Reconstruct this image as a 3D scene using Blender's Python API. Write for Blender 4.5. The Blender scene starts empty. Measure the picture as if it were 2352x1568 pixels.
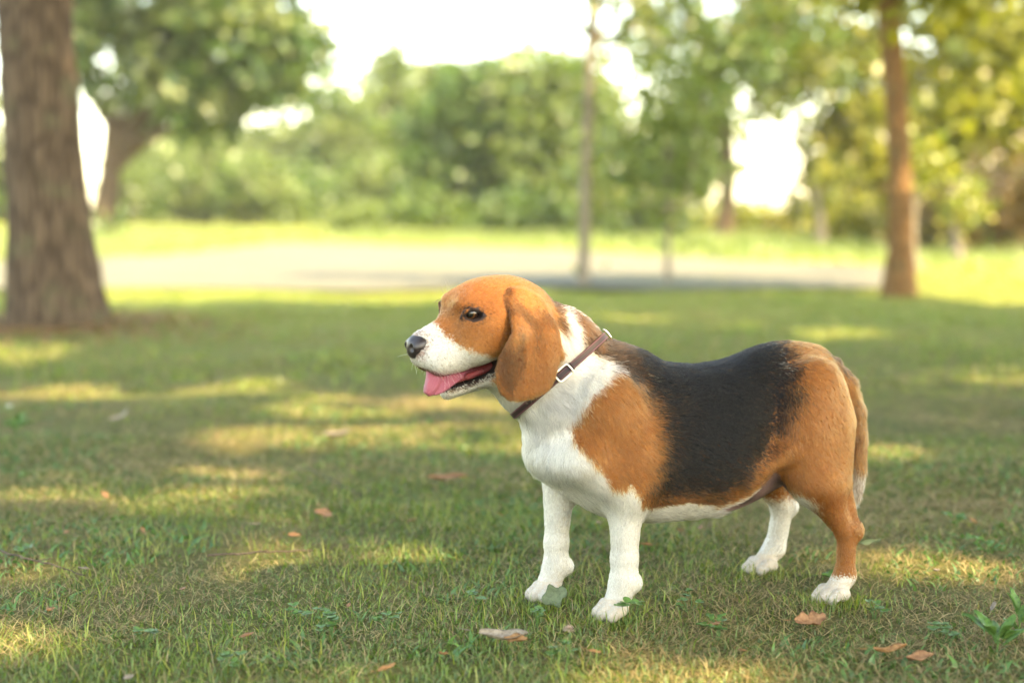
import bpy, math, random
import numpy as np
from mathutils import Vector, Matrix

rng = np.random.default_rng(11)
random.seed(11)
scene = bpy.context.scene
COL = scene.collection

# ------------------------------------------------------------------ camera
FPX = 3267.0                    # focal length, in units of 1/2352 of the picture's width
CAM_H = 0.576
PITCH = math.atan((784 - 480) / FPX)
cd = bpy.data.cameras.new('camera')
cam = bpy.data.objects.new('camera', cd)
COL.objects.link(cam)
cam.location = (0, 0, CAM_H)
cam.rotation_euler = (math.pi / 2 - PITCH, 0, 0)
cd.sensor_width = 36.0
cd.lens = 36.0 * FPX / 2352.0
cd.clip_start = 0.05
cd.clip_end = 2000
cd.dof.use_dof = True
cd.dof.focus_distance = 2.03
cd.dof.aperture_fstop = 2.0
scene.camera = cam

# ------------------------------------------------------------------ sky, sun, exposure
SUN_EL, SUN_AZ = math.radians(48), math.radians(128)     # azimuth clockwise from +Y: from the right, a little behind the camera
SUN_DIR = Vector((math.sin(SUN_AZ) * math.cos(SUN_EL), math.cos(SUN_AZ) * math.cos(SUN_EL), math.sin(SUN_EL)))
world = bpy.data.worlds.new('World')
scene.world = world
world.use_nodes = True
wn = world.node_tree.nodes
wl = world.node_tree.links
bg = wn['Background']
sky = wn.new('ShaderNodeTexSky')
sky.sky_type = 'NISHITA'
sky.sun_disc = False
sky.sun_elevation = SUN_EL
sky.sun_rotation = SUN_AZ
sky.air_density = 1.0
sky.dust_density = 1.0
sky.ozone_density = 1.0
wl.new(sky.outputs[0], bg.inputs[0])
bg.inputs[1].default_value = 0.15
sd = bpy.data.lights.new('sun', 'SUN')
sd.energy = 2.25
sd.angle = math.radians(0.8)
sd.color = (1.0, 0.90, 0.72)
sun = bpy.data.objects.new('sun', sd)
COL.objects.link(sun)
sun.rotation_euler = SUN_DIR.to_track_quat('Z', 'Y').to_euler()
scene.view_settings.view_transform = 'Standard'
scene.view_settings.look = 'None'
scene.view_settings.gamma = 1.0
scene.view_settings.exposure = 3.32
scene.view_settings.use_white_balance = True          # the photograph is balanced warm
scene.view_settings.white_balance_temperature = 9700
scene.view_settings.white_balance_tint = 10
scene.render.engine = 'CYCLES'
scene.cycles.use_denoising = True
scene.cycles.max_bounces = 10
scene.cycles.diffuse_bounces = 4
scene.cycles.glossy_bounces = 3
scene.cycles.transmission_bounces = 6
scene.cycles.transparent_max_bounces = 8
scene.cycles.caustics_reflective = False
scene.cycles.caustics_refractive = False
scene.cycles.sample_clamp_indirect = 6.0
scene.cycles.volume_bounces = 0
scene.cycles.volume_step_rate = 5.0

# ------------------------------------------------------------------ helpers
def tag(o, label=None, cat=None, group=None, kind=None):
    if label: o['label'] = label
    if cat: o['category'] = cat
    if group: o['group'] = group
    if kind: o['kind'] = kind
    return o

def empty(name, loc=(0, 0, 0), rz=0.0):
    o = bpy.data.objects.new(name, None)
    o.empty_display_size = 0.1
    COL.objects.link(o)
    o.location = loc
    o.rotation_euler = (0, 0, rz)
    return o

def mesh_obj(name, verts, faces, mat, parent=None, smooth=True):
    """verts (n,3); faces: (m,3)/(m,4) array or list of tuples"""
    me = bpy.data.meshes.new(name)
    verts = np.asarray(verts, np.float32)
    if isinstance(faces, np.ndarray):
        m, k = faces.shape
        me.vertices.add(len(verts))
        me.vertices.foreach_set('co', verts.ravel())
        me.loops.add(m * k)
        me.loops.foreach_set('vertex_index', faces.astype(np.int32).ravel())
        me.polygons.add(m)
        me.polygons.foreach_set('loop_start', np.arange(0, m * k, k, dtype=np.int32))
        me.update(calc_edges=True)
        me.validate()
    else:
        me.from_pydata([tuple(map(float, v)) for v in verts], [], faces)
    if smooth:
        me.polygons.foreach_set('use_smooth', np.ones(len(me.polygons), bool))
    me.update()
    if mat: me.materials.append(mat)
    o = bpy.data.objects.new(name, me)
    COL.objects.link(o)
    if parent: o.parent = parent
    return o

def point_color(me, name, cols):
    a = me.attributes.new(name, 'FLOAT_COLOR', 'POINT')
    c = np.ones((len(cols), 4), np.float32)
    c[:, :3] = cols
    a.data.foreach_set('color', c.ravel())

class NT:
    """small node-tree builder"""
    def __init__(self, name):
        self.m = bpy.data.materials.new(name)
        self.m.use_nodes = True
        self.n, self.l = self.m.node_tree.nodes, self.m.node_tree.links
        self.b = self.n['Principled BSDF']
        self.out = self.n['Material Output']
    def new(self, t, **kw):
        x = self.n.new(t)
        for k, v in kw.items(): setattr(x, k, v)
        return x
    def link(self, a, b): self.l.new(a, b)
    def noise(self, scale, detail=4, rough=0.55, vec=None):
        t = self.new('ShaderNodeTexNoise')
        t.inputs['Scale'].default_value = scale
        t.inputs['Detail'].default_value = detail
        t.inputs['Roughness'].default_value = rough
        if vec is not None: self.link(vec, t.inputs['Vector'])
        return t.outputs['Fac']
    def obj(self): return self.new('ShaderNodeTexCoord').outputs['Object']
    def ramp(self, fac, stops):
        r = self.new('ShaderNodeValToRGB')
        e = r.color_ramp.elements
        while len(e) < len(stops): e.new(0.5)
        for i, (p, c) in enumerate(stops):
            e[i].position = p
            e[i].color = (*c, 1)
        self.link(fac, r.inputs[0])
        return r.outputs['Color']
    def mix(self, fac, a, b, mode='MIX'):
        x = self.new('ShaderNodeMix', data_type='RGBA', blend_type=mode)
        for s, v in ((x.inputs[0], fac), (x.inputs[6], a), (x.inputs[7], b)):
            if hasattr(v, 'links'): self.link(v, s)
            elif isinstance(v, (int, float)): s.default_value = v
            else: s.default_value = (*v, 1)
        return x.outputs[2]
    def bump(self, h, strength, dist=0.01):
        x = self.new('ShaderNodeBump')
        x.inputs['Strength'].default_value = strength
        x.inputs['Distance'].default_value = dist
        self.link(h, x.inputs['Height'])
        self.link(x.outputs[0], self.b.inputs['Normal'])
    def base(self, v, rough=0.6, spec=0.3):
        if hasattr(v, 'links'): self.link(v, self.b.inputs['Base Color'])
        else: self.b.inputs['Base Color'].default_value = (*v, 1)
        self.b.inputs['Roughness'].default_value = rough
        self.b.inputs['Specular IOR Level'].default_value = spec
        return self.m
    def attr(self, name):
        x = self.new('ShaderNodeAttribute', attribute_name=name)
        return x

def smooth01(x):
    x = np.clip(x, 0, 1)
    return x * x * (3 - 2 * x)
# ================================================================== THE PLACE
def gpt(px, py):
    """point of the level ground measured in the photograph"""
    u, v = (px - 1176) / FPX, (784 - py) / FPX
    d = (u, math.cos(PITCH) + math.sin(PITCH) * v, -math.sin(PITCH) + math.cos(PITCH) * v)
    s = CAM_H / -d[2]
    return np.array((d[0] * s, d[1] * s))
def at(px, py, dist):
    """point at a given distance in front of the camera"""
    u, v = (px - 1176) / FPX, (784 - py) / FPX
    d = np.array((u, math.cos(PITCH) + math.sin(PITCH) * v, -math.sin(PITCH) + math.cos(PITCH) * v))
    return np.array((0, 0, CAM_H)) + d * (dist / d[1])
def gnoise(x, y, s, seed):
    r = np.random.default_rng(seed)
    o = 0
    for i in range(6):
        a = r.uniform(0, 6.28); k = s * r.uniform(.6, 1.7)
        o = o + np.sin((x * math.cos(a) + y * math.sin(a)) * k + r.uniform(0, 6.28))
    return o / 2.45
def ground_z(x, y):
    near = np.exp(-((x - .25) ** 2 / 1.2 + (y - 2.1) ** 2 / .6))
    z = .010 * gnoise(x, y, 2.2, 41) + .006 * gnoise(x, y, 7.0, 42)
    return z * (1 - .9 * near) * np.clip((30 - y) / 20, 0, 1) - .006

# ---- lawn: one sheet out to the horizon, finer near the dog
xs = np.concatenate((np.linspace(-900, -40, 12)[:-1], np.linspace(-40, -5, 24)[:-1], np.linspace(-5, 5, 170), np.linspace(5, 40, 24)[1:], np.linspace(40, 900, 12)[1:]))
ys = np.concatenate((np.linspace(-60, -2, 14)[:-1], np.linspace(-2, 14, 220), np.linspace(14, 60, 40)[1:], np.linspace(60, 1600, 16)[1:]))
GX, GY = np.meshgrid(xs, ys, indexing='ij')
GZ = ground_z(GX, GY)
ni, nj = GX.shape
idx = np.arange(ni * nj).reshape(ni, nj)
t = NT('lawn_ground')
oc = t.obj()
n1, n2, n3 = t.noise(1.6, 5, .6, oc), t.noise(14, 6, .65, oc), t.noise(90, 4, .7, oc)
c1 = t.ramp(n1, [(.35, (.080, .108, .020)), (.50, (.130, .135, .032)), (.65, (.200, .145, .055))])
c2 = t.ramp(n2, [(.30, (.028, .034, .012)), (.50, (.100, .098, .034)), (.72, (.23, .170, .078))])
cm = t.mix(.55, c1, c2)
cm = t.mix(t.ramp(n3, [(.35, (0, 0, 0)), (.7, (1, 1, 1))]), t.mix(.5, cm, (.03, .03, .01)), cm)
# mown grass reads as one green from farther away
sx = t.new('ShaderNodeSeparateXYZ'); t.link(oc, sx.inputs[0])
mr = t.new('ShaderNodeMapRange'); mr.inputs[1].default_value = 4; mr.inputs[2].default_value = 9
t.link(sx.outputs[1], mr.inputs[0])
far = t.ramp(t.noise(.35, 6, .62, oc), [(.3, (.135, .175, .030)), (.55, (.178, .200, .040)), (.75, (.225, .210, .056))])
cm = t.mix(mr.outputs[0], cm, far)
t.bump(t.noise(60, 6, .7, oc), .8, .02)
M_LAWN = t.base(cm, .95, .1)
lawn = mesh_obj('lawn', np.stack((GX, GY, GZ), -1).reshape(-1, 3), np.stack((idx[:-1, :-1], idx[1:, :-1], idx[1:, 1:], idx[:-1, 1:]), -1).reshape(-1, 4), M_LAWN)
tag(lawn, kind='structure')

# ---- pale gravel road across the lawn
near_e = [(-260, 668), (30, 668), (220, 667), (500, 669), (800, 667), (1100, 664), (1300, 664), (1600, 666), (1900, 668), (2040, 669)]
far_e = [(2080, 640), (2062, 614), (1900, 609), (1700, 602), (1500, 588), (1300, 575), (1000, 567), (800, 562), (640, 559), (520, 572), (380, 592), (220, 603), (30, 606), (-260, 607)]
pts = [gpt(*q) for q in near_e + far_e]
dense = []
for i in range(len(pts)):
    a, b = pts[i], pts[(i + 1) % len(pts)]
    m = max(2, int(np.linalg.norm(b - a) / .25))
    for j in range(m):
        q = a + (b - a) * j / m
        dense.append((q[0] + .05 * gnoise(q[0], q[1], 3, 51), q[1] + .14 * gnoise(q[0], q[1], 2.5, 52), 0.0))
import bmesh
bm = bmesh.new()
f_ = bm.faces.new([bm.verts.new((p[0], p[1], .014 if p[1] < 16 else .010)) for p in dense])
bmesh.ops.triangulate(bm, faces=[f_])
me = bpy.data.meshes.new('road'); bm.to_mesh(me); bm.free()
if me.polygons[0].normal.z < 0: me.flip_normals()
t = NT('road_gravel')
oc = t.obj()
rc = t.ramp(t.noise(.8, 7, .65, oc), [(.3, (.098, .096, .066)), (.55, (.122, .119, .085)), (.8, (.145, .140, .104))])
rc = t.mix(t.ramp(t.noise(.25, 5, .6, oc), [(.52, (0, 0, 0)), (.68, (.55, .55, .55))]), rc, (.18, .19, .08))
t.bump(t.noise(45, 5, .7, oc), .5, .01)
me.materials.append(t.base(rc, .9, .15))
road = bpy.data.objects.new('road', me); COL.objects.link(road); tag(road, kind='structure')

# ---- materials of plants
def leafy(name, rough=.5, trans=.45):
    t = NT(name)
    t.n.remove(t.b)
    a = t.attr('tint').outputs['Color']
    d = t.new('ShaderNodeBsdfDiffuse'); t.link(a, d.inputs[0])
    tr = t.new('ShaderNodeBsdfTranslucent')
    t.link(t.mix(.55, a, (1.0, .95, .30), 'MULTIPLY'), tr.inputs[0])
    g = t.new('ShaderNodeBsdfGlossy'); g.inputs['Roughness'].default_value = rough
    m1 = t.new('ShaderNodeMixShader'); m1.inputs[0].default_value = trans
    t.link(d.outputs[0], m1.inputs[1]); t.link(tr.outputs[0], m1.inputs[2])
    m2 = t.new('ShaderNodeMixShader'); m2.inputs[0].default_value = .05
    t.link(m1.outputs[0], m2.inputs[1]); t.link(g.outputs[0], m2.inputs[2])
    t.link(m2.outputs[0], t.out.inputs[0])
    return t.m
M_LEAF = leafy('tree_leaf', .45, .42)
M_GRASS = leafy('grass_blade', .5, .35)
def bark(name, c0, c1, sc=1.0):
    t = NT(name)
    oc = t.obj()
    mp = t.new('ShaderNodeMapping'); mp.inputs['Scale'].default_value = (1, 1, .18)
    t.link(oc, mp.inputs[0])
    n = t.noise(22 * sc, 8, .7, mp.outputs[0])
    v = t.new('ShaderNodeTexVoronoi', feature='DISTANCE_TO_EDGE'); v.inputs['Scale'].default_value = 26 * sc
    t.link(mp.outputs[0], v.inputs['Vector'])
    c = t.ramp(n, [(.3, c0), (.7, c1)])
    c = t.mix(t.ramp(v.outputs['Distance'], [(0, (.75, .75, .75)), (.22, (0, 0, 0))]), c, tuple(x * .35 for x in c0))
    c = t.mix(t.ramp(t.noise(5 * sc, 5, .6, oc), [(.55, (0, 0, 0)), (.72, (.5, .5, .5))]), c, (.11, .115, .06))
    t.bump(v.outputs['Distance'], .8, .03)
    return t.base(c, .95, .1)
M_BARK = bark('bark_brown', (.062, .043, .029), (.150, .106, .070))
M_BARK2 = bark('bark_warm', (.16, .085, .038), (.30, .165, .075), 2.0)
M_BARK3 = bark('bark_grey', (.20, .165, .12), (.38, .33, .26), 2.5)

def limb_mesh(paths, k=10, rough=.0):
    """paths: list of (points, radii) -> one joined tube mesh"""
    V, F = [], []
    for pts, rad in paths:
        pts = np.asarray(pts, float); n = len(pts); b0 = len(V)
        for i in range(n):
            tg = pts[min(i + 1, n - 1)] - pts[max(i - 1, 0)]; tg /= np.linalg.norm(tg)
            ref = np.array((0, 1.0, 0)) if abs(tg[1]) < .8 else np.array((1.0, 0, 0))
            u_ = np.cross(ref, tg); u_ /= np.linalg.norm(u_); v_ = np.cross(tg, u_)
            for j in range(k):
                b = 2 * math.pi * j / k
                rr = rad[i] * (1 + rough * math.sin(3 * b + i * .15 + 1.1) + rough * .7 * math.sin(5 * b - i * .23) + rough * .5 * random.uniform(-1, 1))
                V.append(pts[i] + rr * (math.cos(b) * u_ + math.sin(b) * v_))
        for i in range(n - 1):
            for j in range(k):
                F.append((b0 + i * k + j, b0 + i * k + (j + 1) % k, b0 + (i + 1) * k + (j + 1) % k, b0 + (i + 1) * k + j))
        F.append(tuple(b0 + (n - 1) * k + j for j in range(k)))
    return V, F
def curve_pts(a, b, n, bend=.0, seed=0):
    r = np.random.default_rng(seed)
    a, b = np.asarray(a, float), np.asarray(b, float)
    t_ = np.linspace(0, 1, n)[:, None]
    off = r.normal(0, 1, 3) * bend; off2 = r.normal(0, 1, 3) * bend * .4
    return a + (b - a) * t_ + off * np.sin(math.pi * t_) + off2 * np.sin(2 * math.pi * t_)

def leaf_cloud(blobs, n, size, rg, clump=.55, nclump=None, squash=.8):
    """leaf positions gathered in clumps on and inside ellipsoids; blobs: (centre, radii, weight)"""
    w = np.array([b[2] * np.prod(b[1]) ** .67 for b in blobs]); w /= w.sum()
    nc = nclump or max(30, n // 55)
    bi = rg.choice(len(blobs), nc, p=w)
    d = rg.normal(0, 1, (nc, 3)); d /= np.linalg.norm(d, axis=1, keepdims=True)
    rr = rg.random(nc) ** (1 / 3.6)
    C = np.array([b[0] for b in blobs])[bi]; Rr = np.array([b[1] for b in blobs])[bi]
    cc = C + d * rr[:, None] * Rr
    cs = clump * rg.uniform(.55, 1.4, nc)
    k = rg.integers(0, nc, n)
    p = cc[k] + rg.normal(0, 1, (n, 3)) * cs[k][:, None] * np.array((1, 1, squash)) * .5
    return p, k, nc
def leaf_mesh(name, p, k, nc, size, tints, rg, parent, mat=None, droop=.4):
    n = len(p)
    ax = rg.normal(0, 1, (n, 3)); ax[:, 2] -= droop
    ax /= np.linalg.norm(ax, axis=1, keepdims=True)
    up = rg.normal(0, .7, (n, 3)); up[:, 2] += 1.0
    sd_ = np.cross(ax, up); sd_ /= np.linalg.norm(sd_, axis=1, keepdims=True)
    nr = np.cross(sd_, ax)
    L = size * rg.uniform(.65, 1.35, n)[:, None]; W_ = L * .36
    V = np.stack((p - ax * L * .5, p + sd_ * W_ + nr * L * .08, p + ax * L * .5, p - sd_ * W_ + nr * L * .08), 1).reshape(-1, 3)
    i = np.arange(n)[:, None] * 4
    F = np.concatenate((i + np.array((0, 1, 2)), i + np.array((0, 2, 3))))
    o = mesh_obj(name, V, F, mat or M_LEAF, parent, smooth=False)
    tints = np.asarray(tints)
    tc = tints[rg.integers(0, len(tints), nc)][k] * rg.uniform(.8, 1.2, (nc, 1))[k]
    tc = tc * .7 + .3 * tints[rg.integers(0, len(tints), n)]
    tc = np.clip(tc * rg.uniform(.75, 1.25, (n, 1)), .004, .6)
    point_color(o.data, 'tint', np.repeat(tc, 4, 0))
    return o
GREEN = [(.064, .135, .018), (.086, .160, .025), (.118, .182, .032)]
DEEP = [(.050, .115, .022), (.065, .135, .025), (.090, .160, .030)]
PALE = [(.135, .195, .046), (.165, .215, .056), (.112, .172, .038)]
OLIVE = [(.120, .138, .018), (.150, .155, .022), (.100, .118, .017)]
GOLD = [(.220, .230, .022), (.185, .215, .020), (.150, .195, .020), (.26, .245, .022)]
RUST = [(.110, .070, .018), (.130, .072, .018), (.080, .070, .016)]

def tree(name, label, cat, base, trunk_top, r0, r1, blobs, n, size, tints, seed, barkm=None, limbs=5, group=None, flare=1.35, clump=.55, nseg=10, lean=None, rough=.04, keep=None, fork=.55, ncl=None):
    """base (x,y), trunk_top world point, blobs: world ellipsoids"""
    rg = np.random.default_rng(seed)
    random.seed(seed)
    root = empty(name, (base[0], base[1], 0.0))
    tag(root, label, cat, group)
    o3 = np.array((base[0], base[1], 0.0))
    tt = np.asarray(trunk_top, float) - o3
    pth = curve_pts((0, 0, -.08), tt, nseg, lean if lean is not None else .03 * tt[2], seed)
    s_ = np.linspace(0, 1, nseg)
    rad = r0 + (r1 - r0) * s_
    hgt = pth[:, 2]
    rad = rad * (1 + (flare - 1) * np.exp(-np.clip(hgt, 0, 99) / (r0 * 2.2)))
    v, f = limb_mesh([(pth, rad)], 14, rough)
    mesh_obj('trunk', v, f, barkm or M_BARK, root)
    for i in range(limbs):
        b = blobs[i % len(blobs)]
        end = np.asarray(b[0]) - o3 + rg.normal(0, .35, 3) * np.asarray(b[1])
        st_i = int(nseg * min(.98, fork + (1 - fork) * rg.random()))
        st = pth[min(st_i, nseg - 1)]
        v, f = limb_mesh([(curve_pts(st, end, 7, .06 * np.linalg.norm(end - st), seed * 31 + i), np.linspace(rad[min(st_i, nseg - 1)] * .6, .012, 7))], 7, .03)
        mesh_obj('limb', v, f, barkm or M_BARK, root)
    p, k, nc = leaf_cloud([(np.asarray(b[0]) - o3, np.asarray(b[1]), b[2]) for b in blobs], n, size, rg, clump, ncl)
    if keep is not None:
        m = keep(p + o3); p, k = p[m], k[m]
    leaf_mesh('crown', p, k, nc, size, tints, rg, root)
    return root
def blob(px, py, dist, rx, ry, depth=None, w=1.0):
    """ellipsoid measured in the photograph at its own distance"""
    m = dist / FPX
    return (at(px, py, dist), (rx * m, depth or rx * m, ry * m), w)

# dapples: gaps between the crowns through which the sun reaches the grass (positions on the ground, half sizes in m)
DAP = []
for px, py, rx, ry in ((1040, 968, 240, 56), (780, 948, 170, 26), (900, 985, 120, 26), (1120, 1000, 120, 20), (430, 1096, 150, 28), (60, 812, 90, 16), (190, 890, 110, 18), (60, 1105, 60, 22), (860, 1302, 220, 15), (700, 1305, 90, 12),
                       (20, 1312, 60, 16), (90, 1475, 130, 26), (1440, 727, 120, 9), (2290, 858, 110, 12), (2040, 1045, 50, 8), (2200, 1300, 100, 14), (1180, 1560, 160, 22),
                       (1930, 1300, 30, 12), (600, 880, 60, 8), (1950, 760, 80, 7), (1560, 1540, 80, 16), (560, 1010, 60, 10)):
    c = gpt(px, py); e = gpt(px + rx, py); n_ = gpt(px, py - ry); s2 = gpt(px, py + ry)
    DAP.append((c[0], c[1], abs(e[0] - c[0]), abs(n_[1] - s2[1]) / 2))
DAP = np.array(DAP)
SD = np.array(SUN_DIR)
def shade_keep(p):
    """leaves stay unless they stand in one of the gaps"""
    g = p[:, :2] - SD[:2] * (p[:, 2] / SD[2])[:, None]
    ok = np.ones(len(p), bool)
    hr = np.random.default_rng(9).random(len(p))
    for (cx, cy, rx, ry) in DAP:
        q = ((g[:, 0] - cx) / (rx + .14)) ** 2 + ((g[:, 1] - cy) / (ry + .15)) ** 2
        q = q * (1 + .55 * gnoise(g[:, 0], g[:, 1], 6.0, 71))                      # ragged edges
        ok &= (q > 1) | ((q > .5) & (hr < (q - .5))) | (hr > .94)
    ok &= g[:, 1] < 9.35 + .5 * np.sin(g[:, 0] * 1.3) + .3 * np.sin(g[:, 0] * 3.1)      # the crowns end here: beyond lies full sun
    return ok

# ---- big trunk beside the lawn
b0 = gpt(128, 748); d0 = b0[1]
tree('tree', 'thick brown trunk with rough bark and flaring roots standing on the lawn', 'tree', b0, at(60, -900, d0), .190, .15,
     [((b0[0] + .3, d0 - .4, 5.6), (2.6, 2.6, 1.7), 1), ((b0[0] - 1.6, d0 + .6, 5.8), (2.2, 2.2, 1.6), .8)], 9000, .16, GREEN, 101, M_BARK, 6, flare=1.42, nseg=40, rough=.055, lean=.02, keep=shade_keep, fork=.85)
# ---- two shade trees beside and behind the photographer, whose crowns shade the lawn
tree('tree', 'spreading tree beside the photographer, its crown shading the lawn', 'tree', (5.4, 2.2), (5.0, 2.0, 4.4), .22, .15,
     [((3.2, 1.6, 5.3), (3.0, 3.2, 1.3), 1), ((5.6, 4.0, 5.6), (3.0, 3.0, 1.4), 1), ((5.2, -.2, 5.4), (2.8, 2.6, 1.3), 1), ((2.3, 3.8, 5.5), (2.4, 2.6, 1.2), 1), ((1.2, 0.4, 5.6), (2.2, 2.6, 1.2), 1), ((3.6, -1.8, 5.4), (2.8, 2.2, 1.2), 1.2)],
     32000, .23, GREEN, 102, M_BARK, 9, keep=shade_keep)
tree('tree', 'tall leafy tree further along beside the lawn, shading it', 'tree', (8.6, 5.4), (8.2, 5.2, 5.0), .22, .15,
     [((7.4, 5.8, 6.2), (2.8, 3.0, 1.5), 1), ((5.6, 6.6, 6.4), (2.2, 2.4, 1.3), 1), ((8.9, 3.4, 6.0), (2.6, 2.6, 1.4), 1), ((8.5, 7.2, 5.8), (2.0, 1.6, 1.3), .8)],
     18000, .21, GREEN, 103, M_BARK, 7, keep=shade_keep)

# ---- tree with a forked trunk, leafy and low, over the far lawn
b = gpt(226, 536); d = b[1]
tree('tree', 'leafy tree with a forked trunk and low bright foliage', 'tree', b, at(262, 270, d), 26 * d / FPX, 22 * d / FPX,
     [blob(330, 60, d, 190, 190), blob(530, 90, d, 200, 170, w=1.4), blob(660, 140, d, 120, 110, w=1.3), blob(450, 225, d, 140, 95, w=1.2), blob(250, 120, d, 110, 130, w=.8), blob(480, -150, d, 300, 170), blob(560, 240, d, 70, 60, w=.6), blob(120, -40, d, 160, 150)],
     24000, .25, [(.028, .085, .010), (.045, .115, .015), (.070, .140, .020), (.200, .240, .085)], 104, M_BARK, 9, flare=1.5, clump=.5)
# ---- slim trees standing at the near edge of the road
b = gpt(1338, 655); d = b[1]
tree('slim_tree', 'slim grey tree trunk at the road edge, straight and bare below', 'tree', b, at(1362, -60, d), 13 * d / FPX, 10 * d / FPX,
     [blob(1420, -60, d, 110, 110), blob(1480, 60, d, 60, 70, w=.5), blob(1330, -160, d, 160, 90)], 700, .10, PALE, 105, M_BARK3, 4, flare=1.25, lean=.02)
b = gpt(1532, 650); d = b[1]
tree('slim_tree', 'thin young tree with a pale stem and sparse airy leaves at the road edge', 'tree', b, at(1528, 330, d), 7.5 * d / FPX, 5 * d / FPX,
     [blob(1520, 330, d, 95, 110), blob(1590, 250, d, 80, 90), blob(1480, 430, d, 55, 60, w=.6)], 1300, .09, PALE, 106, M_BARK3, 4, flare=1.2, lean=.02)
# ---- leaning tree with warm bark
b = gpt(2066, 678); d = b[1]
tree('tree', 'leaning tree with a smooth warm brown trunk flaring at its foot', 'tree', b, at(2010, -500, d), 27 * d / FPX, 24 * d / FPX,
     [blob(2200, -250, d, 420, 200), blob(1950, -300, d, 240, 150, w=.4), blob(2290, -20, d, 120, 90, w=.5)], 4000, .14, GOLD[1:] + OLIVE, 107, M_BARK2, 6, flare=1.75, lean=.03, fork=.8)
# ---- trees beyond the road
def far_tree(px, py, top, dist, r, blobs, n, size, tints, seed, label, bk=None, group='trees beyond the road', clump=.8, nm='tree', ncl=None):
    b_ = at(px, 480, dist)[:2]
    return tree(nm, label, 'tree', b_, at(px + (seed % 7 - 3) * 3, top, dist), r, r * .55, [blob(x, y, dist, rx, ry, w=w) for x, y, rx, ry, w in blobs], n, size, tints, seed, bk or M_BARK, 4, group, clump=clump, flare=1.3, ncl=ncl)
far_tree(1085, 520, 330, 42, .22, [(1070, 330, 120, 150, 1), (1110, 240, 90, 100, 1), (1050, 430, 110, 90, 1), (1150, 400, 80, 110, .8)], 9000, .30, DEEP, 201, 'dense dark green round tree beyond the road')
far_tree(1285, 520, 250, 40, .16, [(1290, 250, 95, 110, 1), (1250, 350, 80, 120, 1), (1340, 330, 90, 130, 1), (1300, 450, 90, 70, .7), (1230, 170, 60, 60, .7)], 6500, .27, GREEN + PALE, 202, 'loose mid green tree next to the dense dark one')
far_tree(1450, 520, 300, 36, .15, [(1450, 380, 90, 110, 1), (1520, 420, 80, 80, 1), (1400, 470, 70, 60, .7), (1580, 330, 80, 100, 1)], 5200, .25, PALE, 203, 'pale green spreading tree beyond the slim trunks')
far_tree(1660, 500, 120, 27, .17, [(1640, 100, 170, 130, 1.2), (1560, 200, 110, 110, 1), (1760, 130, 140, 120, 1.2), (1700, 240, 110, 80, .8), (1500, 60, 90, 80, .7), (1850, 80, 110, 110, 1), (1650, -120, 260, 120, 1)], 6000, .21, OLIVE + GREEN, 204, 'tall olive green tree with hanging boughs above the bright gap', clump=.62, ncl=75)
far_tree(1930, 500, 160, 30, .17, [(1930, 200, 110, 150, 1), (1960, 350, 100, 110, 1), (1900, 430, 60, 90, .7), (2010, 260, 90, 140, 1), (1940, 60, 130, 100, .8)], 4300, .23, OLIVE + GOLD[2:], 205, 'olive and gold tree behind the leaning trunk', clump=.65, ncl=60)
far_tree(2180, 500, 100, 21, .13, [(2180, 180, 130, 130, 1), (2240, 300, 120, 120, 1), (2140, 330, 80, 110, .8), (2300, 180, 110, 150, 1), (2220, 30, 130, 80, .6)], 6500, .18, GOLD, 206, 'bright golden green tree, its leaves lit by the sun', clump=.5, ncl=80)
far_tree(2330, 520, 150, 24, .15, [(2350, 330, 110, 160, 1), (2430, 200, 150, 200, 1), (2300, 420, 90, 90, .8), (2480, 420, 120, 120, 1)], 8000, .19, GOLD + RUST, 207, 'golden brown tree at the end of the thicket', clump=.55)
far_tree(880, 510, 160, 62, .20, [(885, 210, 50, 110, 1), (850, 330, 75, 110, 1), (930, 330, 60, 120, 1), (900, 130, 25, 50, .5)], 5200, .36, PALE + DEEP[2:], 208, 'tall narrow pale tree rising above the far bushes')
far_tree(975, 510, 200, 66, .20, [(985, 250, 70, 90, 1), (1000, 180, 50, 60, .8), (960, 380, 70, 110, 1)], 5000, .36, PALE, 209, 'hazy pale tree between the narrow tree and the dark one')
far_tree(770, 510, 250, 60, .20, [(780, 330, 75, 110, 1), (740, 400, 80, 90, 1), (800, 420, 60, 80, 1), (760, 250, 40, 50, .5)], 5200, .34, DEEP + PALE, 210, 'grey green airy tree above the far bushes')
far_tree(640, 510, 300, 64, .20, [(650, 330, 70, 80, 1), (600, 400, 80, 80, 1), (690, 400, 70, 80, 1)], 4200, .36, PALE, 211, 'light green rounded tree behind the far bushes')
far_tree(1190, 510, 160, 70, .22, [(1200, 200, 70, 80, 1), (1160, 280, 80, 110, 1), (1235, 160, 45, 55, .7), (1330, 200, 80, 90, 1)], 5200, .38, GREEN + PALE, 212, 'tall far tree showing over the dense dark one')
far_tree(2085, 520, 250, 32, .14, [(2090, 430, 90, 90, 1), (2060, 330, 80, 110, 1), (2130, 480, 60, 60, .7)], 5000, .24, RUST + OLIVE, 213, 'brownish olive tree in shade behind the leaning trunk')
far_tree(420, 510, 330, 70, .2, [(420, 330, 130, 75, 1), (310, 370, 80, 70, 1), (560, 350, 100, 70, 1)], 5200, .38, PALE, 217, 'low broad pale tree behind the rounded bushes')
far_tree(-120, 510, 200, 58, .2, [(-100, 300, 130, 150, 1), (-200, 380, 120, 110, 1), (0, 400, 80, 80, .8)], 5500, .36, GREEN + PALE, 214, 'broad green tree beyond the thick brown trunk')
far_tree(-420, 510, 200, 50, .2, [(-420, 280, 160, 160, 1), (-330, 400, 120, 90, .8)], 5000, .34, GREEN, 215, 'broad green tree at the far end of the lawn')
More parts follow.
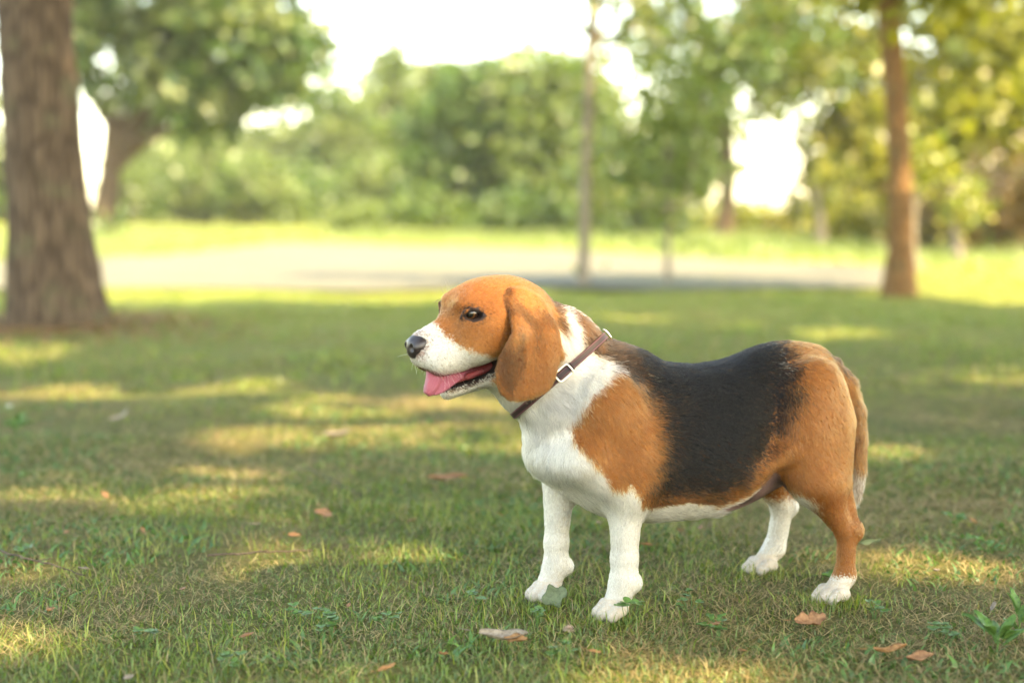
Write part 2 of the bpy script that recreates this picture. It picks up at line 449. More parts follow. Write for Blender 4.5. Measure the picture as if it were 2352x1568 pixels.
far_tree(2640, 520, 150, 26, .16, [(2640, 250, 170, 200, 1), (2700, 400, 150, 110, 1)], 6000, .22, GOLD[1:] + OLIVE, 216, 'golden tree past the end of the thicket')
# ---- bushes
def bush(px, dist, blobs, n, size, tints, seed, label, group='bushes beyond the road', clump=.6):
    rg = np.random.default_rng(seed)
    b_ = at(px, 480, dist)
    root = empty('bush', (b_[0], b_[1], 0)); tag(root, label, 'bush', group)
    o3 = np.array((b_[0], b_[1], 0.0))
    bl = [(blob(x, y, dist, rx, ry)[0] - o3, blob(x, y, dist, rx, ry)[1], 1) for x, y, rx, ry in blobs]
    paths = [(curve_pts((0, 0, -.02), b2[0] + rg.normal(0, .3, 3) * b2[1], 6, .08, seed + i), np.linspace(.035, .008, 6)) for i, b2 in enumerate(bl * 2)]
    v, f = limb_mesh(paths, 6)
    mesh_obj('stem', v, f, M_BARK2, root)
    p, k, nc = leaf_cloud(bl, n, size, rg, clump)
    m = p[:, 2] > .01
    leaf_mesh('foliage', p[m], k[m], nc, size, tints, rg, root)
    return root
bush(330, 56, [(330, 430, 80, 75), (290, 470, 60, 40), (380, 460, 60, 50)], 3200, .26, PALE + GREEN[:1], 301, 'pale green bush next to the forked trunk')
bush(470, 52, [(470, 410, 90, 90), (430, 460, 70, 50), (530, 440, 70, 70)], 3800, .26, PALE, 302, 'tall rounded light green bush at the field edge')
bush(590, 50, [(590, 430, 80, 80), (640, 470, 70, 45), (550, 470, 60, 40)], 3400, .25, GREEN + PALE, 303, 'mid green bush next to the tall rounded one')
bush(720, 54, [(720, 460, 80, 60), (660, 480, 60, 40), (770, 470, 60, 50)], 3000, .26, DEEP + GREEN, 304, 'dark green bush low at the field edge')
bush(850, 46, [(860, 450, 70, 70), (900, 480, 60, 45), (810, 485, 55, 40)], 3200, .23, PALE + GREEN[2:], 305, 'yellow green bush at the foot of the dark tree')
bush(810, 34, [(815, 515, 42, 40), (840, 530, 30, 25)], 900, .16, PALE, 306, 'small bright shrub on its own by the far road edge')
bush(960, 40, [(960, 490, 60, 45), (1010, 500, 60, 35)], 2000, .22, GREEN, 307, 'green bush under the dense dark tree')
bush(1190, 38, [(1190, 500, 80, 40), (1260, 505, 60, 35)], 2200, .22, DEEP + GREEN, 308, 'low dark bush between the tree feet')
bush(1420, 34, [(1420, 500, 80, 50), (1490, 510, 60, 45), (1370, 515, 50, 35)], 2600, .20, OLIVE + GREEN, 309, 'olive bush behind the two slim trunks')
bush(1700, 42, [(1690, 520, 90, 40), (1760, 525, 70, 35)], 2400, .20, GOLD[1:] + RUST[:1], 310, 'golden low hedge bush below the bright gap')
bush(1850, 38, [(1850, 525, 80, 48), (1900, 530, 70, 40)], 2400, .20, RUST + GOLD[2:], 311, 'rust brown bush beside the golden hedge')
bush(1960, 27, [(1970, 540, 70, 60), (2010, 560, 50, 45)], 2600, .16, OLIVE + GOLD[2:], 312, 'olive bush just behind the leaning trunk')
bush(2170, 20, [(2160, 540, 70, 70), (2210, 520, 70, 80)], 3200, .13, OLIVE + RUST, 313, 'loose brown green bush under the golden tree')
bush(2300, 19, [(2300, 520, 90, 90), (2360, 500, 90, 110), (2260, 570, 60, 45)], 4200, .13, RUST, 314, 'dark reddish brown thicket bush beyond the grass')
bush(2450, 21, [(2450, 520, 90, 90), (2540, 520, 90, 80)], 3000, .14, RUST + OLIVE, 315, 'brown bush past the thicket')
bush(60, 60, [(60, 460, 100, 60), (-40, 450, 90, 70)], 3000, .28, GREEN + PALE, 316, 'green bush beyond the thick brown trunk')
bush(235, 29.5, [(215, 540, 30, 16), (262, 545, 26, 13)], 420, .12, DEEP, 317, 'dark leafy suckers at the foot of the forked trunk')
# two pale bare posts of young trees in the thicket
for px, py0, py1, w_, sd_, lb in ((2108, 628, 400, 9, 401, 'pale sunlit thin stem just behind the leaning trunk'), (2200, 600, 500, 11, 402, 'short pale broken stem in front of the thicket'), (1885, 560, 440, 12, 403, 'pale leaning stem among the far bushes')):
    b = gpt(px, py0); d = b[1]
    tree('sapling', lb, 'sapling', b, at(px - 8, py1, d), w_ * d / FPX, w_ * .7 * d / FPX, [blob(px + 15, py1 - 30, d, 40, 45)], 220, .10, GOLD[1:], sd_, M_BARK3, 2, 'young stems at the thicket', lean=.03, clump=.25)
# ================================================================== THE DOG
# dog frame: x along the body (head towards -x), y across (far side +y), z up.
YAW = math.radians(20.5)
DOG_AT = Vector((0.0965, 2.020, 0.0))
_ct, _st = math.cos(YAW), math.sin(YAW)
_cp, _sp = math.cos(PITCH), math.sin(PITCH)

def _ray(px, py):
    """camera position and viewing direction of a measured point, in the dog's frame"""
    u, v = (px - 1176) / FPX, (784 - py) / FPX
    d = np.array((u, _cp + _sp * v, -_sp + _cp * v))
    o = np.array((0, 0, CAM_H)) - np.array(DOG_AT)
    R = np.array(((_ct, _st, 0), (-_st, _ct, 0), (0, 0, 1)))
    return R @ o, R @ d

def P(px, py, lat=0.0):
    o, d = _ray(px, py)
    return o + d * ((lat - o[1]) / d[1])

HY, HR = math.radians(9), math.radians(5)       # the head turned a little further and tilted
H_O = P(1160, 725, 0.0)
_a = np.array((math.cos(HY), math.sin(HY), 0.0))
_l = np.array((-math.sin(HY), math.cos(HY), 0.0))
_u = np.array((0, 0, 1.0))
H_A, H_L, H_U = _a, _l * math.cos(HR) + _u * math.sin(HR), _u * math.cos(HR) - _l * math.sin(HR)
H_R = np.array((H_A, H_L, H_U))                  # rows: head axes in the dog frame
def hd(a, l, u): return H_O + a * H_A + l * H_L + u * H_U
def Hc(px, py, lat=0.0):
    """head coordinates (a,l,u) of a measured point at a lateral offset l"""
    o, d = _ray(px, py)
    o, d = H_R @ (o - H_O), H_R @ d
    q = o + d * ((lat - o[1]) / d[1])
    return q
def H(px, py, lat=0.0): return hd(*Hc(px, py, lat))
def mir(p):
    q = H_R @ (np.asarray(p) - H_O)
    return hd(q[0], -q[1], q[2])

# ---- implicit body: list of primitives
def bp(p):
    """trunk and leg points (tuples) are given at a 2 % larger scale"""
    if not isinstance(p, tuple): return np.asarray(p, float)
    return np.array((p[0] * .981, p[1], p[2] * .981 - .006 + .0172 * float(smooth01(p[2] / .09))))
PR = []
CLAWS = []
def cone(a, b, ra, rb, k=0.02, flow=None, fl=0.010, s=1.0, sub=False, tagn=''):
    a, b = bp(a), bp(b)
    if flow is None: flow = b - a
    lo, hi = np.minimum(a - ra, b - rb), np.maximum(a + ra, b + rb)
    def f(X, Y, Z):
        y0 = a[1]; 
        ax, ay, az = a; bx, by, bz = b
        dx, dy, dz = bx - ax, (by - ay) / s, bz - az
        L = dx * dx + dy * dy + dz * dz + 1e-12
        qx, qy, qz = X - ax, (Y - ay) / s, Z - az
        t = np.clip((qx * dx + qy * dy + qz * dz) / L, 0, 1)
        r = ra + (rb - ra) * t
        d = np.sqrt((qx - t * dx) ** 2 + (qy - t * dy) ** 2 + (qz - t * dz) ** 2) - r
        return d * min(1.0, s * 0.5 + 0.5)
    m = max(ra, rb) * max(0, s - 1)
    PR.append(dict(f=f, lo=lo - m, hi=hi + m, k=k, flow=np.asarray(flow, float), fl=fl, sub=sub, tag=tagn))
def ell(c, r, k=0.02, flow=(1, 0, -.3), fl=0.010, R=None, sub=False, tagn=''):
    c, r = bp(c), np.asarray(r, float)
    R = np.eye(3) if R is None else np.asarray(R, float)     # rows: axes
    ext = np.sqrt(((R * r[:, None]) ** 2).sum(0))
    def f(X, Y, Z):
        x, y, z = X - c[0], Y - c[1], Z - c[2]
        u = (R[0, 0] * x + R[0, 1] * y + R[0, 2] * z) / r[0]
        v = (R[1, 0] * x + R[1, 1] * y + R[1, 2] * z) / r[1]
        w = (R[2, 0] * x + R[2, 1] * y + R[2, 2] * z) / r[2]
        k0 = np.sqrt(u * u + v * v + w * w)
        k1 = np.sqrt((u / r[0]) ** 2 + (v / r[1]) ** 2 + (w / r[2]) ** 2) + 1e-9
        return k0 * (k0 - 1) / k1
    PR.append(dict(f=f, lo=c - ext, hi=c + ext, k=k, flow=np.asarray(flow, float), fl=fl, sub=sub, tag=tagn))
def tilt(pitch):        # head axes pitched by an angle in the head's own median plane
    c, s_ = math.cos(pitch), math.sin(pitch)
    return np.array((c * H_A + s_ * H_U, H_L, -s_ * H_A + c * H_U))

# ---- trunk: lofted ellipses
TX = np.array([-.060, -.050, -.032, -.003, .03, .07, .11, .15, .19, .23, .27, .31, .35, .385, .412, .430]) * .981
TT = np.array([.240, .300, .330, .360, .374, .367, .357, .348, .344, .347, .355, .360, .362, .358, .343, .312]) * .981 + .0105
TB = np.array([.230, .200, .176, .148, .128, .117, .114, .114, .115, .118, .126, .140, .160, .195, .235, .285]) * .981 + .0112
TW = np.array([.004, .030, .052, .074, .087, .095, .099, .101, .100, .094, .078, .062, .056, .054, .045, .010])
def interp(x, xs, ys):
    # smooth (cubic Hermite) interpolation
    m = np.gradient(ys, xs)
    i = np.clip(np.searchsorted(xs, x) - 1, 0, len(xs) - 2)
    h = xs[i + 1] - xs[i]
    t = np.clip((x - xs[i]) / h, 0, 1)
    return ((2 * t ** 3 - 3 * t ** 2 + 1) * ys[i] + (t ** 3 - 2 * t ** 2 + t) * h * m[i]
            + (-2 * t ** 3 + 3 * t ** 2) * ys[i + 1] + (t ** 3 - t ** 2) * h * m[i + 1])
def trunk(X, Y, Z):
    top, bot, w = interp(X, TX, TT), interp(X, TX, TB), np.maximum(interp(X, TX, TW), .003)
    c, h = (top + bot) / 2, np.maximum((top - bot) / 2, .003)
    zz = (Z - c) / h
    # pear-shaped section, wider a little below the middle
    ww = w * (1.0 - 0.10 * np.clip(zz, -1, 1.2) - 0.06 * np.clip(zz, -1, 1.2) ** 2)
    e = np.power(np.abs(Y / ww) ** 2.25 + np.abs(zz) ** 2.25, 1 / 2.25)
    d = (e - 1) * np.minimum(w, h)
    over = np.maximum(np.maximum(TX[0] - X, X - TX[-1]), 0)
    return np.sqrt(np.maximum(d, 0) ** 2 + over ** 2) + np.minimum(d, 0)
PR.append(dict(f=trunk, lo=np.array((-.08, -.11, .10)), hi=np.array((.43, .11, .39)), k=.02, flow=np.array((1, 0, -.35)), fl=.0095, sub=False, tag='trunk'))
# withers, loin and croup fullness
ell((.05, 0, .338), (.06, .045, .034), .03, (1, 0, -.1), .013)
ell((.345, 0, .318), (.075, .062, .045), .03, (1, 0, -.2), .010)
# neck
cone(P(1196, 757), (.010, 0, .296), .052, .076, .035, (1, 0, -.9), .018, s=.86)
cone((-.036, 0, .290), (-.028, 0, .235), .052, .048, .03, (.15, 0, -1), .020, s=1.05)      # forechest
ell((-.042, -.026, .222), (.026, .03, .034), .02, (.3, 0, -1), .018)
ell((-.042, .026, .222), (.026, .03, .034), .02, (.3, 0, -1), .018)
for s_, dx in ((-1, 0.0), (1, -.0345)):
    # shoulder blade, upper arm, foreleg
    ell((.030 + dx * .5, s_ * .070, .272), (.048, .028, .082), .022, (.55, 0, -1), .012, R=((.93, 0, .36), (0, 1, 0), (-.36, 0, .93)))
    cone((-.022 + (.012 if s_ > 0 else 0), s_ * .062, .222), (.050 + dx, s_ * .066, .170), .033 if s_ < 0 else .028, .029, .025, (.3, 0, -1), .011)
    ell((.058 + dx * .7, s_ * .083, .212), (.030, .019, .046), .014, (.5, 0, -1), .009, R=((.93, 0, .30), (0, 1, 0), (-.30, 0, .93)))   # triceps
    cone((.062 + dx * .98, s_ * .064, .170), (.066 + dx, s_ * .063, .160), .020, .016, .012, (.3, 0, -1), .009)   # elbow
    ex = .044 + dx * 1.6
    r_ = 1.0 if s_ < 0 else .92
    cone((.046 + dx * 1.5, s_ * .062, .165), (ex + .001, s_ * .061, .075), .0262 * r_, .0175 * r_, .018, (.05, 0, -1), .006)
    cone((ex + .001, s_ * .061, .075), (ex + .001, s_ * .061, .048), .0178 * r_, .0185 * r_, .010, (.0, 0, -1), .006)
    cone((ex + .001, s_ * .061, .050), (ex - .012, s_ * .061, .022), .0180 * r_, .0185, .012, (-.3, 0, -1), .005)
    ell((ex + .018, s_ * .061, .045), (.010, .012, .012), .008, (0, 0, -1), .005)           # stopper pad
    for j, (ly, fx, rr) in enumerate(((-.0205, -.027, .0096), (-.0072, -.037, .0104), (.0072, -.037, .0104), (.0205, -.027, .0096))):
        b = (ex + fx, s_ * .061 + ly, .0125)
        CLAWS.append((bp((ex + fx - rr * .6, s_ * .061 + ly, .0105)), rr))
        cone((ex - .012, s_ * .061 + ly * .75, .020), (ex + fx * .72, s_ * .061 + ly, .0185), .0118, rr * 1.0, .0022, (-1, 0, -.4), .0018)
        cone((ex + fx * .72, s_ * .061 + ly, .0185), b, rr, rr * .93, .0014, (-1, 0, -.6), .0013)
# hind quarters
for s_, dx, dy in ((-1, 0.0, 0.0), (1, .002, -.011)):
    rh = 1.0 if s_ < 0 else 1.15
    ell((.351 + dx * .5, s_ * .061, .256), (.063, .038, .094), .02, (.55, 0, -1), .010, R=((.985, 0, -.17), (0, 1, 0), (.17, 0, .985)))
    cone((.345 + dx * .5, s_ * .064, .235), (.352 + dx, s_ * .080, .172), .046, .037, .03, (.3, 0, -1), .009)
    cone((.384 + dx * .5, s_ * .062, .250), (.388 + dx, s_ * .080, .170), .031, .019, .03, (.2, 0, -1), .009)
    cone((.352 + dx, s_ * .080, .172), (.392 + dx, s_ * .091, .098), .0340, .0145, .02, (.5, 0, -1), .006)
    cone((.396 + dx, s_ * .082, .165), (.415 + dx, s_ * .092, .092), .012, .0075, .008, (.2, 0, -1), .005)   # tendon
    ell((.416 + dx, s_ * .092, .091), (.011, .0110, .014), .010, (0, 0, -1), .005)                            # hock
    cone((.400 + dx, s_ * .092, .092), (.397 + dx + dy * .8, s_ * .093, .036), .0145 * rh, .0132 * rh, .012, (0, 0, -1), .005)
    hx = .397 + dy
    cone((hx, s_ * .093, .036), (hx - .016, s_ * .093, .019), .0150, .0165, .012, (-.5, 0, -1), .005)
    for j, (ly, fx, rr) in enumerate(((-.0185, -.034, .0090), (-.0065, -.044, .0097), (.0065, -.044, .0097), (.0185, -.034, .0090))):
        cone((hx - .012, s_ * .093 + ly * .75, .0165), (hx + fx * .75, s_ * .093 + ly, .0165), .0112, rr, .0022, (-1, 0, -.4), .0018)
        cone((hx + fx * .75, s_ * .093 + ly, .0165), (hx + fx, s_ * .093 + ly, .011), rr, rr * .92, .0014, (-1, 0, -.6), .0013)
        CLAWS.append((bp((hx + fx - rr * .55, s_ * .093 + ly, .0095)), rr))
# flank fold
for s_ in (-1, 1):
    cone((.235, s_ * .080, .180), (.290, s_ * .078, .215), .013, .011, .020, (1, 0, -.6), .010)
    cone((.290, s_ * .078, .215), (.345, s_ * .074, .232), .011, .022, .020, (1, 0, -.6), .010)
# tail
tp = [(.390, 0, .338), (.422, 0, .328), (.450, 0, .302), (.466, 0, .262), (.4725, 0, .215), (.4735, 0, .170), (.472, 0, .132), (.466, 0, .098)]
tr = [.020, .0180, .0180, .0180, .0175, .0165, .0130, .0050]
for i in range(len(tp) - 1):
    cone(tp[i], tp[i + 1], tr[i], tr[i + 1], .0015 if i else .02, np.subtract(tp[i + 1], tp[i]) + np.array((0, 0, -.01)), .016 if i else .012)
# ---- head
HF = H_A * 1.0 - H_U * .15                # hair flow: backwards
ell(H(1158, 712), (.060, .052, .0485), .02, HF, .0042, R=tilt(-.15))                    # cranium
ell(H(1092, 706), (.042, .041, .036), .02, HF + .3 * H_U, .0038, R=tilt(.25))             # forehead
ell(H(1190, 737), (.043, .043, .040), .03, HF - .4 * H_U, .008, R=H_R)
ell(P(1306, 764), (.042, .042, .030), .025, (1, 0, -.6), .014, R=((.79, 0, -.61), (0, 1, 0), (.61, 0, .79)))   # roll of skin at the nape                   # occiput
for px, py, l, r, k, fl in ((1070, 697, .0205, (.014, .009, .0065), .018, .004),          # brow
                            (1120, 765, .034, (.044, .026, .036), .02, .0046),            # cheek
                            (1092, 792, .026, (.040, .021, .0235), .015, .0046)):
    for s_ in (-1, 1):
        c = H(px, py, -l)
        ell(c if s_ < 0 else mir(c), r, k, HF + (-.4 * H_U if py > 740 else .6 * H_U), fl, R=tilt(.1))
cone(H(1060, 765), H(975, 792), .0345, .0215, .02, HF, .004, s=.80)                       # muzzle bridge
for s_ in (-1, 1):                                                                        # flews
    for (p0, p1, l, ra, rb) in (((1085, 805), (1010, 822), .0175, .0205, .0200), ((1010, 822), (984, 822), .0115, .0195, .0140), ((1055, 832), (1010, 838), .019, .0110, .0110)):
        a, b = H(*p0, -l), H(*p1, -l)
        if s_ > 0: a, b = mir(a), mir(b)
        cone(a, b, ra, rb, .012, HF - .7 * H_U, .0045)
# lower jaw and throat
cone(H(1125, 864), H(1028, 899), .0132, .0100, .004, HF, .005, s=1.45, tagn='jaw')
cone(H(1168, 838), H(1125, 864), .018, .0125, .006, HF - .2 * H_U, .006, s=1.4)
cone(H(1182, 800), H(1198, 872), .036, .042, .03, HF - .7 * H_U, .012, s=1.0)

# ears: hanging flaps with their own thickness
EAR = [(1170, 686), (1172, 702), (1171, 725), (1171, 760), (1159, 788), (1145, 818), (1138, 847), (1138, 874), (1145, 900), (1163, 915), (1196, 920), (1226, 912), (1254, 893), (1274, 864),
       (1281, 838), (1297, 813), (1290, 775), (1281, 740), (1268, 706), (1245, 680), (1215, 664), (1183, 664)]
EL = -.066
EP = np.array([Hc(x, y, float(np.interp(y, (670, 770), (-.050, -.074))))[[0, 2]] for x, y in EAR])
def poly_sd(X, Z, poly):
    d = np.full(X.shape, 1e9)
    ins = np.zeros(X.shape, bool)
    n = len(poly)
    for i in range(n):
        a, b = poly[i], poly[(i + 1) % n]
        ex, ez = b - a
        wx, wz = X - a[0], Z - a[1]
        t = np.clip((wx * ex + wz * ez) / (ex * ex + ez * ez), 0, 1)
        d = np.minimum(d, (wx - t * ex) ** 2 + (wz - t * ez) ** 2)
        c = (a[1] > Z) != (b[1] > Z)
        with np.errstate(divide='ignore', invalid='ignore'):
            ins ^= c & (X < (ex * (Z - a[1]) / (ez if abs(ez) > 1e-12 else 1e-12) + a[0]))
    d = np.sqrt(d)
    return np.where(ins, -d, d)
E_U = (EP[:, 1].min(), EP[:, 1].max())
E_A = (EP[:, 0].min(), EP[:, 0].max())
def ear_mid(a, u):
    """lateral position of the flap: close to the skull at the top, resting on the neck below, with soft folds"""
    v = np.clip((E_U[1] - u) / (E_U[1] - E_U[0]), 0, 1)
    w = np.clip((a - E_A[0]) / (E_A[1] - E_A[0]), 0, 1)
    m = -.038 - .035 * smooth01(v / .42) - .004 * v
    m = m - .0085 * np.sin(w * 6.5 + 1.8 * v) * smooth01(v / .35) * (1 - .3 * v)
    m = m + .013 * smooth01((w - .72) / .28) * smooth01(v / .3) + .006 * smooth01((.20 - w) / .2) * smooth01((v - .15) / .3)
    return m
def ear_f(sign):
    def f(X, Y, Z):
        x, y, z = X - H_O[0], Y - H_O[1], Z - H_O[2]
        a = H_A[0] * x + H_A[1] * y + H_A[2] * z
        l = (H_L[0] * x + H_L[1] * y + H_L[2] * z) * sign
        u = H_U[0] * x + H_U[1] * y + H_U[2] * z
        d2 = poly_sd(a, u, EP)
        e = np.abs(l - ear_mid(a, u)) - .0010
        r = .0026
        q = np.maximum(d2 + r, 0) ** 2 + np.maximum(e, 0) ** 2
        return (np.sqrt(q) + np.minimum(np.maximum(d2 + r, e), 0) - r) * .85
    return f
for sgn in (1, -1):
    cs = np.array([hd(a, EL * sgn + o, u) for a, u in EP for o in (-.03, .03)])
    PR.append(dict(f=ear_f(sgn), lo=cs.min(0), hi=cs.max(0), k=.0045, flow=-H_U + .25 * H_A, fl=.0062, sub=False, tag='ear'))
# eye sockets
EYE_L = .0335
EYE_C = Hc(1083, 719, -EYE_L)
for s_ in (1, -1):
    c = hd(EYE_C[0], EYE_C[1] * s_, EYE_C[2])
    ell(hd(EYE_C[0] - .001, (EYE_C[1] - .006) * s_, EYE_C[2]), (.0140, .011, .0088), .004, HF, 0, R=tilt(-.2), sub=True)

# eyelids
LIDS = []
for s_ in (1, -1):
    for ch, r_ in ((((1062, 729, .0325), (1070, 715, .0380), (1084, 709, .0408), (1100, 713, .0402), (1111, 724, .0370)), .0033), (((1062, 730, .0325), (1073, 736, .0378), (1090, 737, .0392), (1111, 726, .0370)), .0023)):
        q = [Hc(x, y, -l) for x, y, l in ch]
        LIDS.append(q)
        for a_, b_ in zip(q[:-1], q[1:]):
            cone(hd(a_[0], a_[1] * s_, a_[2]), hd(b_[0], b_[1] * s_, b_[2]), r_, r_, .0022, HF, .003, tagn='lid')

# ---- sample the implicit on a grid and extract one continuous surface (surface nets)
def sample(prims, VOX):
    lo = np.min([q['lo'] for q in prims], 0) - .02
    hi = np.max([q['hi'] for q in prims], 0) + .02
    nx, ny, nz = (np.ceil((hi - lo) / VOX).astype(int) + 1)
    D = np.ones((nx, ny, nz), np.float32)
    gx = (lo[0] + VOX * np.arange(nx)).astype(np.float32)
    gy = (lo[1] + VOX * np.arange(ny)).astype(np.float32)
    gz = (lo[2] + VOX * np.arange(nz)).astype(np.float32)
    for q in prims:
        pad = .02 + q['k']
        i0 = np.maximum(((q['lo'] - pad - lo) / VOX).astype(int), 0)
        i1 = np.minimum(((q['hi'] + pad - lo) / VOX).astype(int) + 2, (nx, ny, nz))
        sl = tuple(slice(a, b) for a, b in zip(i0, i1))
        d = q['f'](gx[sl[0]][:, None, None], gy[sl[1]][None, :, None], gz[sl[2]][None, None, :]).astype(np.float32)
        cur, k = D[sl], q['k']
        if q['sub']:
            h = np.clip(.5 - .5 * (cur + d) / k, 0, 1)
            D[sl] = cur * (1 - h) - d * h + k * h * (1 - h)
        else:
            h = np.clip(.5 + .5 * (cur - d) / k, 0, 1)
            D[sl] = np.where(h >= 1, d, cur * (1 - h) + d * h - k * h * (1 - h))
    return D, lo

def sdf_at(pts, prims):
    """the same implicit at single points"""
    X, Y, Z = pts[:, 0], pts[:, 1], pts[:, 2]
    D = np.ones(len(pts))
    for q in prims:
        d, k = q['f'](X, Y, Z), q['k']
        if q['sub']: continue
        h = np.clip(.5 + .5 * (D - d) / k, 0, 1)
        D = np.where(h >= 1, d, D * (1 - h) + d * h - k * h * (1 - h))
    return D

def surface_nets(D, lo, vox):
    S = D < 0
    a = S[:-1, :-1, :-1].astype(np.int8)
    cnt = a.copy()
    for dx in (0, 1):
        for dy in (0, 1):
            for dz in (0, 1):
                if dx or dy or dz:
                    cnt += S[dx:S.shape[0] - 1 + dx, dy:S.shape[1] - 1 + dy, dz:S.shape[2] - 1 + dz]
    act = (cnt > 0) & (cnt < 8)
    idx = np.argwhere(act)
    vid = np.full(act.shape, -1, np.int32)
    vid[act] = np.arange(len(idx))
    acc = np.zeros((len(idx), 3)); n = np.zeros(len(idx))
    cor = [(x, y, z) for x in (0, 1) for y in (0, 1) for z in (0, 1)]
    val = {c: D[idx[:, 0] + c[0], idx[:, 1] + c[1], idx[:, 2] + c[2]].astype(float) for c in cor}
    for c in cor:
        for ax in range(3):
            if c[ax] == 0:
                e = list(c); e[ax] = 1; e = tuple(e)
                va, vb = val[c], val[e]
                m = (va < 0) != (vb < 0)
                t = np.where(m, va / np.where(m, va - vb, 1), 0)
                p = np.tile(np.array(c, float), (len(idx), 1)); p[:, ax] = t
                acc += p * m[:, None]; n += m
    V = lo + vox * (idx + acc / n[:, None])
    F = []
    for ax in range(3):
        b, c = (ax + 1) % 3, (ax + 2) % 3
        sl0 = [slice(None)] * 3; sl1 = [slice(None)] * 3
        sl0[ax] = slice(0, -1); sl1[ax] = slice(1, None)
        cr = S[tuple(sl0)] != S[tuple(sl1)]
        e = np.argwhere(cr)
        e = e[(e[:, b] > 0) & (e[:, c] > 0) & (e[:, b] < S.shape[b] - 1) & (e[:, c] < S.shape[c] - 1)]
        ins = S[e[:, 0], e[:, 1], e[:, 2]]
        def cell(db, dc):
            q = e.copy(); q[:, b] -= db; q[:, c] -= dc
            return vid[q[:, 0], q[:, 1], q[:, 2]]
        quad = np.stack((cell(1, 1), cell(0, 1), cell(0, 0), cell(1, 0)), 1)
        quad[~ins] = quad[~ins][:, ::-1]
        F.append(quad)
    return V, np.concatenate(F)
VOX = 0.0019
D, lo = sample(PR, VOX)
BV, BF = surface_nets(D, lo, VOX)
del D
def relax(V, F, it, lam):
    E_ = np.concatenate((F[:, (0, 1)], F[:, (1, 2)], F[:, (2, 3)], F[:, (3, 0)]))
    deg = np.bincount(E_.ravel(), minlength=len(V)).astype(float)[:, None]
    for _ in range(it):
        s = np.zeros_like(V)
        for c in range(3):
            s[:, c] = np.bincount(E_[:, 0], V[E_[:, 1], c], len(V)) + np.bincount(E_[:, 1], V[E_[:, 0], c], len(V))
        V = V + lam * (s / deg - V)
    return V
BV = relax(BV, BF, 2, .5)
def vnormals(V, F):
    fn = np.cross(V[F[:, 2]] - V[F[:, 0]], V[F[:, 3]] - V[F[:, 1]])
    n = np.zeros_like(V)
    for j in range(4):
        for c in range(3):
            n[:, c] += np.bincount(F[:, j], fn[:, c], len(V))
    return n / (np.linalg.norm(n, axis=1, keepdims=True) + 1e-12)
BN = vnormals(BV, BF)
# hair flow, hair length and ear membership per vertex
flow = np.zeros_like(BV); wsum = np.full(len(BV), 1e-9); flen = np.zeros(len(BV)); earw = np.zeros(len(BV))
ax_, ay_, az_ = BV[:, 0], BV[:, 1], BV[:, 2]
for q in PR:
    if q['sub']: continue
    sel = np.all((BV > q['lo'] - .03) & (BV < q['hi'] + .03), 1)
    if not sel.any(): continue
    d = q['f'](ax_[sel], ay_[sel], az_[sel])
    w = np.exp(-np.abs(d) / .006) + 1e-6
    fdir = q['flow'] / np.linalg.norm(q['flow'])
    flow[sel] += w[:, None] * fdir
    wsum[sel] += w
    flen[sel] += w * q['fl']
    if q['tag'] == 'ear': earw[sel] = np.maximum(earw[sel], np.clip(1.5 - np.abs(d) / .003, 0, 1))
flow /= wsum[:, None]; flen /= wsum
# ---- coat pattern, in the animal's own side view
def dpoly(pts, lat=-.085): return np.array([P(x, y, lat)[[0, 2]] for x, y in pts])
def hpoly(pts, lat=-.035): return np.array([Hc(x, y, lat)[[0, 2]] for x, y in pts])
PO = dict(
    tan_sh=dpoly([(1408, 868), (1440, 850), (1500, 840), (1530, 960), (1540, 1060), (1520, 1160), (1474, 1152), (1458, 1128), (1440, 1112), (1425, 1122), (1400, 1118), (1375, 1078), (1348, 1050),
                  (1326, 1015), (1326, 980), (1350, 940), (1358, 915), (1385, 885)]),
    black=dpoly([(1425, 792), (1480, 770), (1700, 740), (1850, 740), (1862, 790), (1842, 850), (1835, 910), (1800, 985), (1765, 1035), (1735, 1075), (1700, 1115), (1655, 1146), (1580, 1138), (1500, 1152),
                 (1498, 1100), (1516, 1030), (1512, 960), (1490, 892), (1448, 846), (1420, 830)]),
    tan_hd=dpoly([(1840, 740), (1900, 740), (2100, 780), (2100, 1092), (1985, 1092), (1978, 1312), (1905, 1318), (1900, 1230), (1858, 1150), (1838, 1135), (1790, 1120), (1740, 1132), (1690, 1158), (1650, 1170), (1640, 1130),
                  (1735, 1040), (1800, 940), (1835, 850)]),
    withers=dpoly([(1330, 772), (1362, 750), (1440, 740), (1470, 850), (1428, 872), (1412, 845), (1396, 822), (1362, 812)], -.04),
    nape=dpoly([(1238, 640), (1290, 680), (1300, 702), (1284, 712), (1288, 760), (1262, 740), (1235, 690)], -.03),
    nape2=dpoly([(1304, 705), (1350, 725), (1388, 765), (1376, 805), (1346, 796), (1330, 765), (1318, 738)], -.03),
    skin=dpoly([(1648, 1168), (1700, 1122), (1760, 1080), (1800, 1060), (1838, 1062), (1880, 1100), (1850, 1160), (1760, 1200), (1700, 1230), (1650, 1230)], -.05),
    tail_dark=dpoly([(1868, 740), (1965, 780), (1972, 880), (1938, 862), (1905, 832), (1880, 812)], 0),
    head=hpoly([(960, 690), (985, 712), (1003, 735), (1020, 748), (1032, 775), (1052, 792), (1085, 806), (1118, 816), (1145, 822), (1152, 855), (1140, 885), (1160, 872), (1200, 850), (1235, 800), (1262, 740), (1272, 705), (1258, 665), (1240, 600), (1160, 560), (1000, 600)]),
    eye=hpoly([(1068, 732), (1073, 713), (1084, 703), (1101, 707), (1114, 723), (1100, 737), (1084, 741), (1073, 738)], -.043),
)
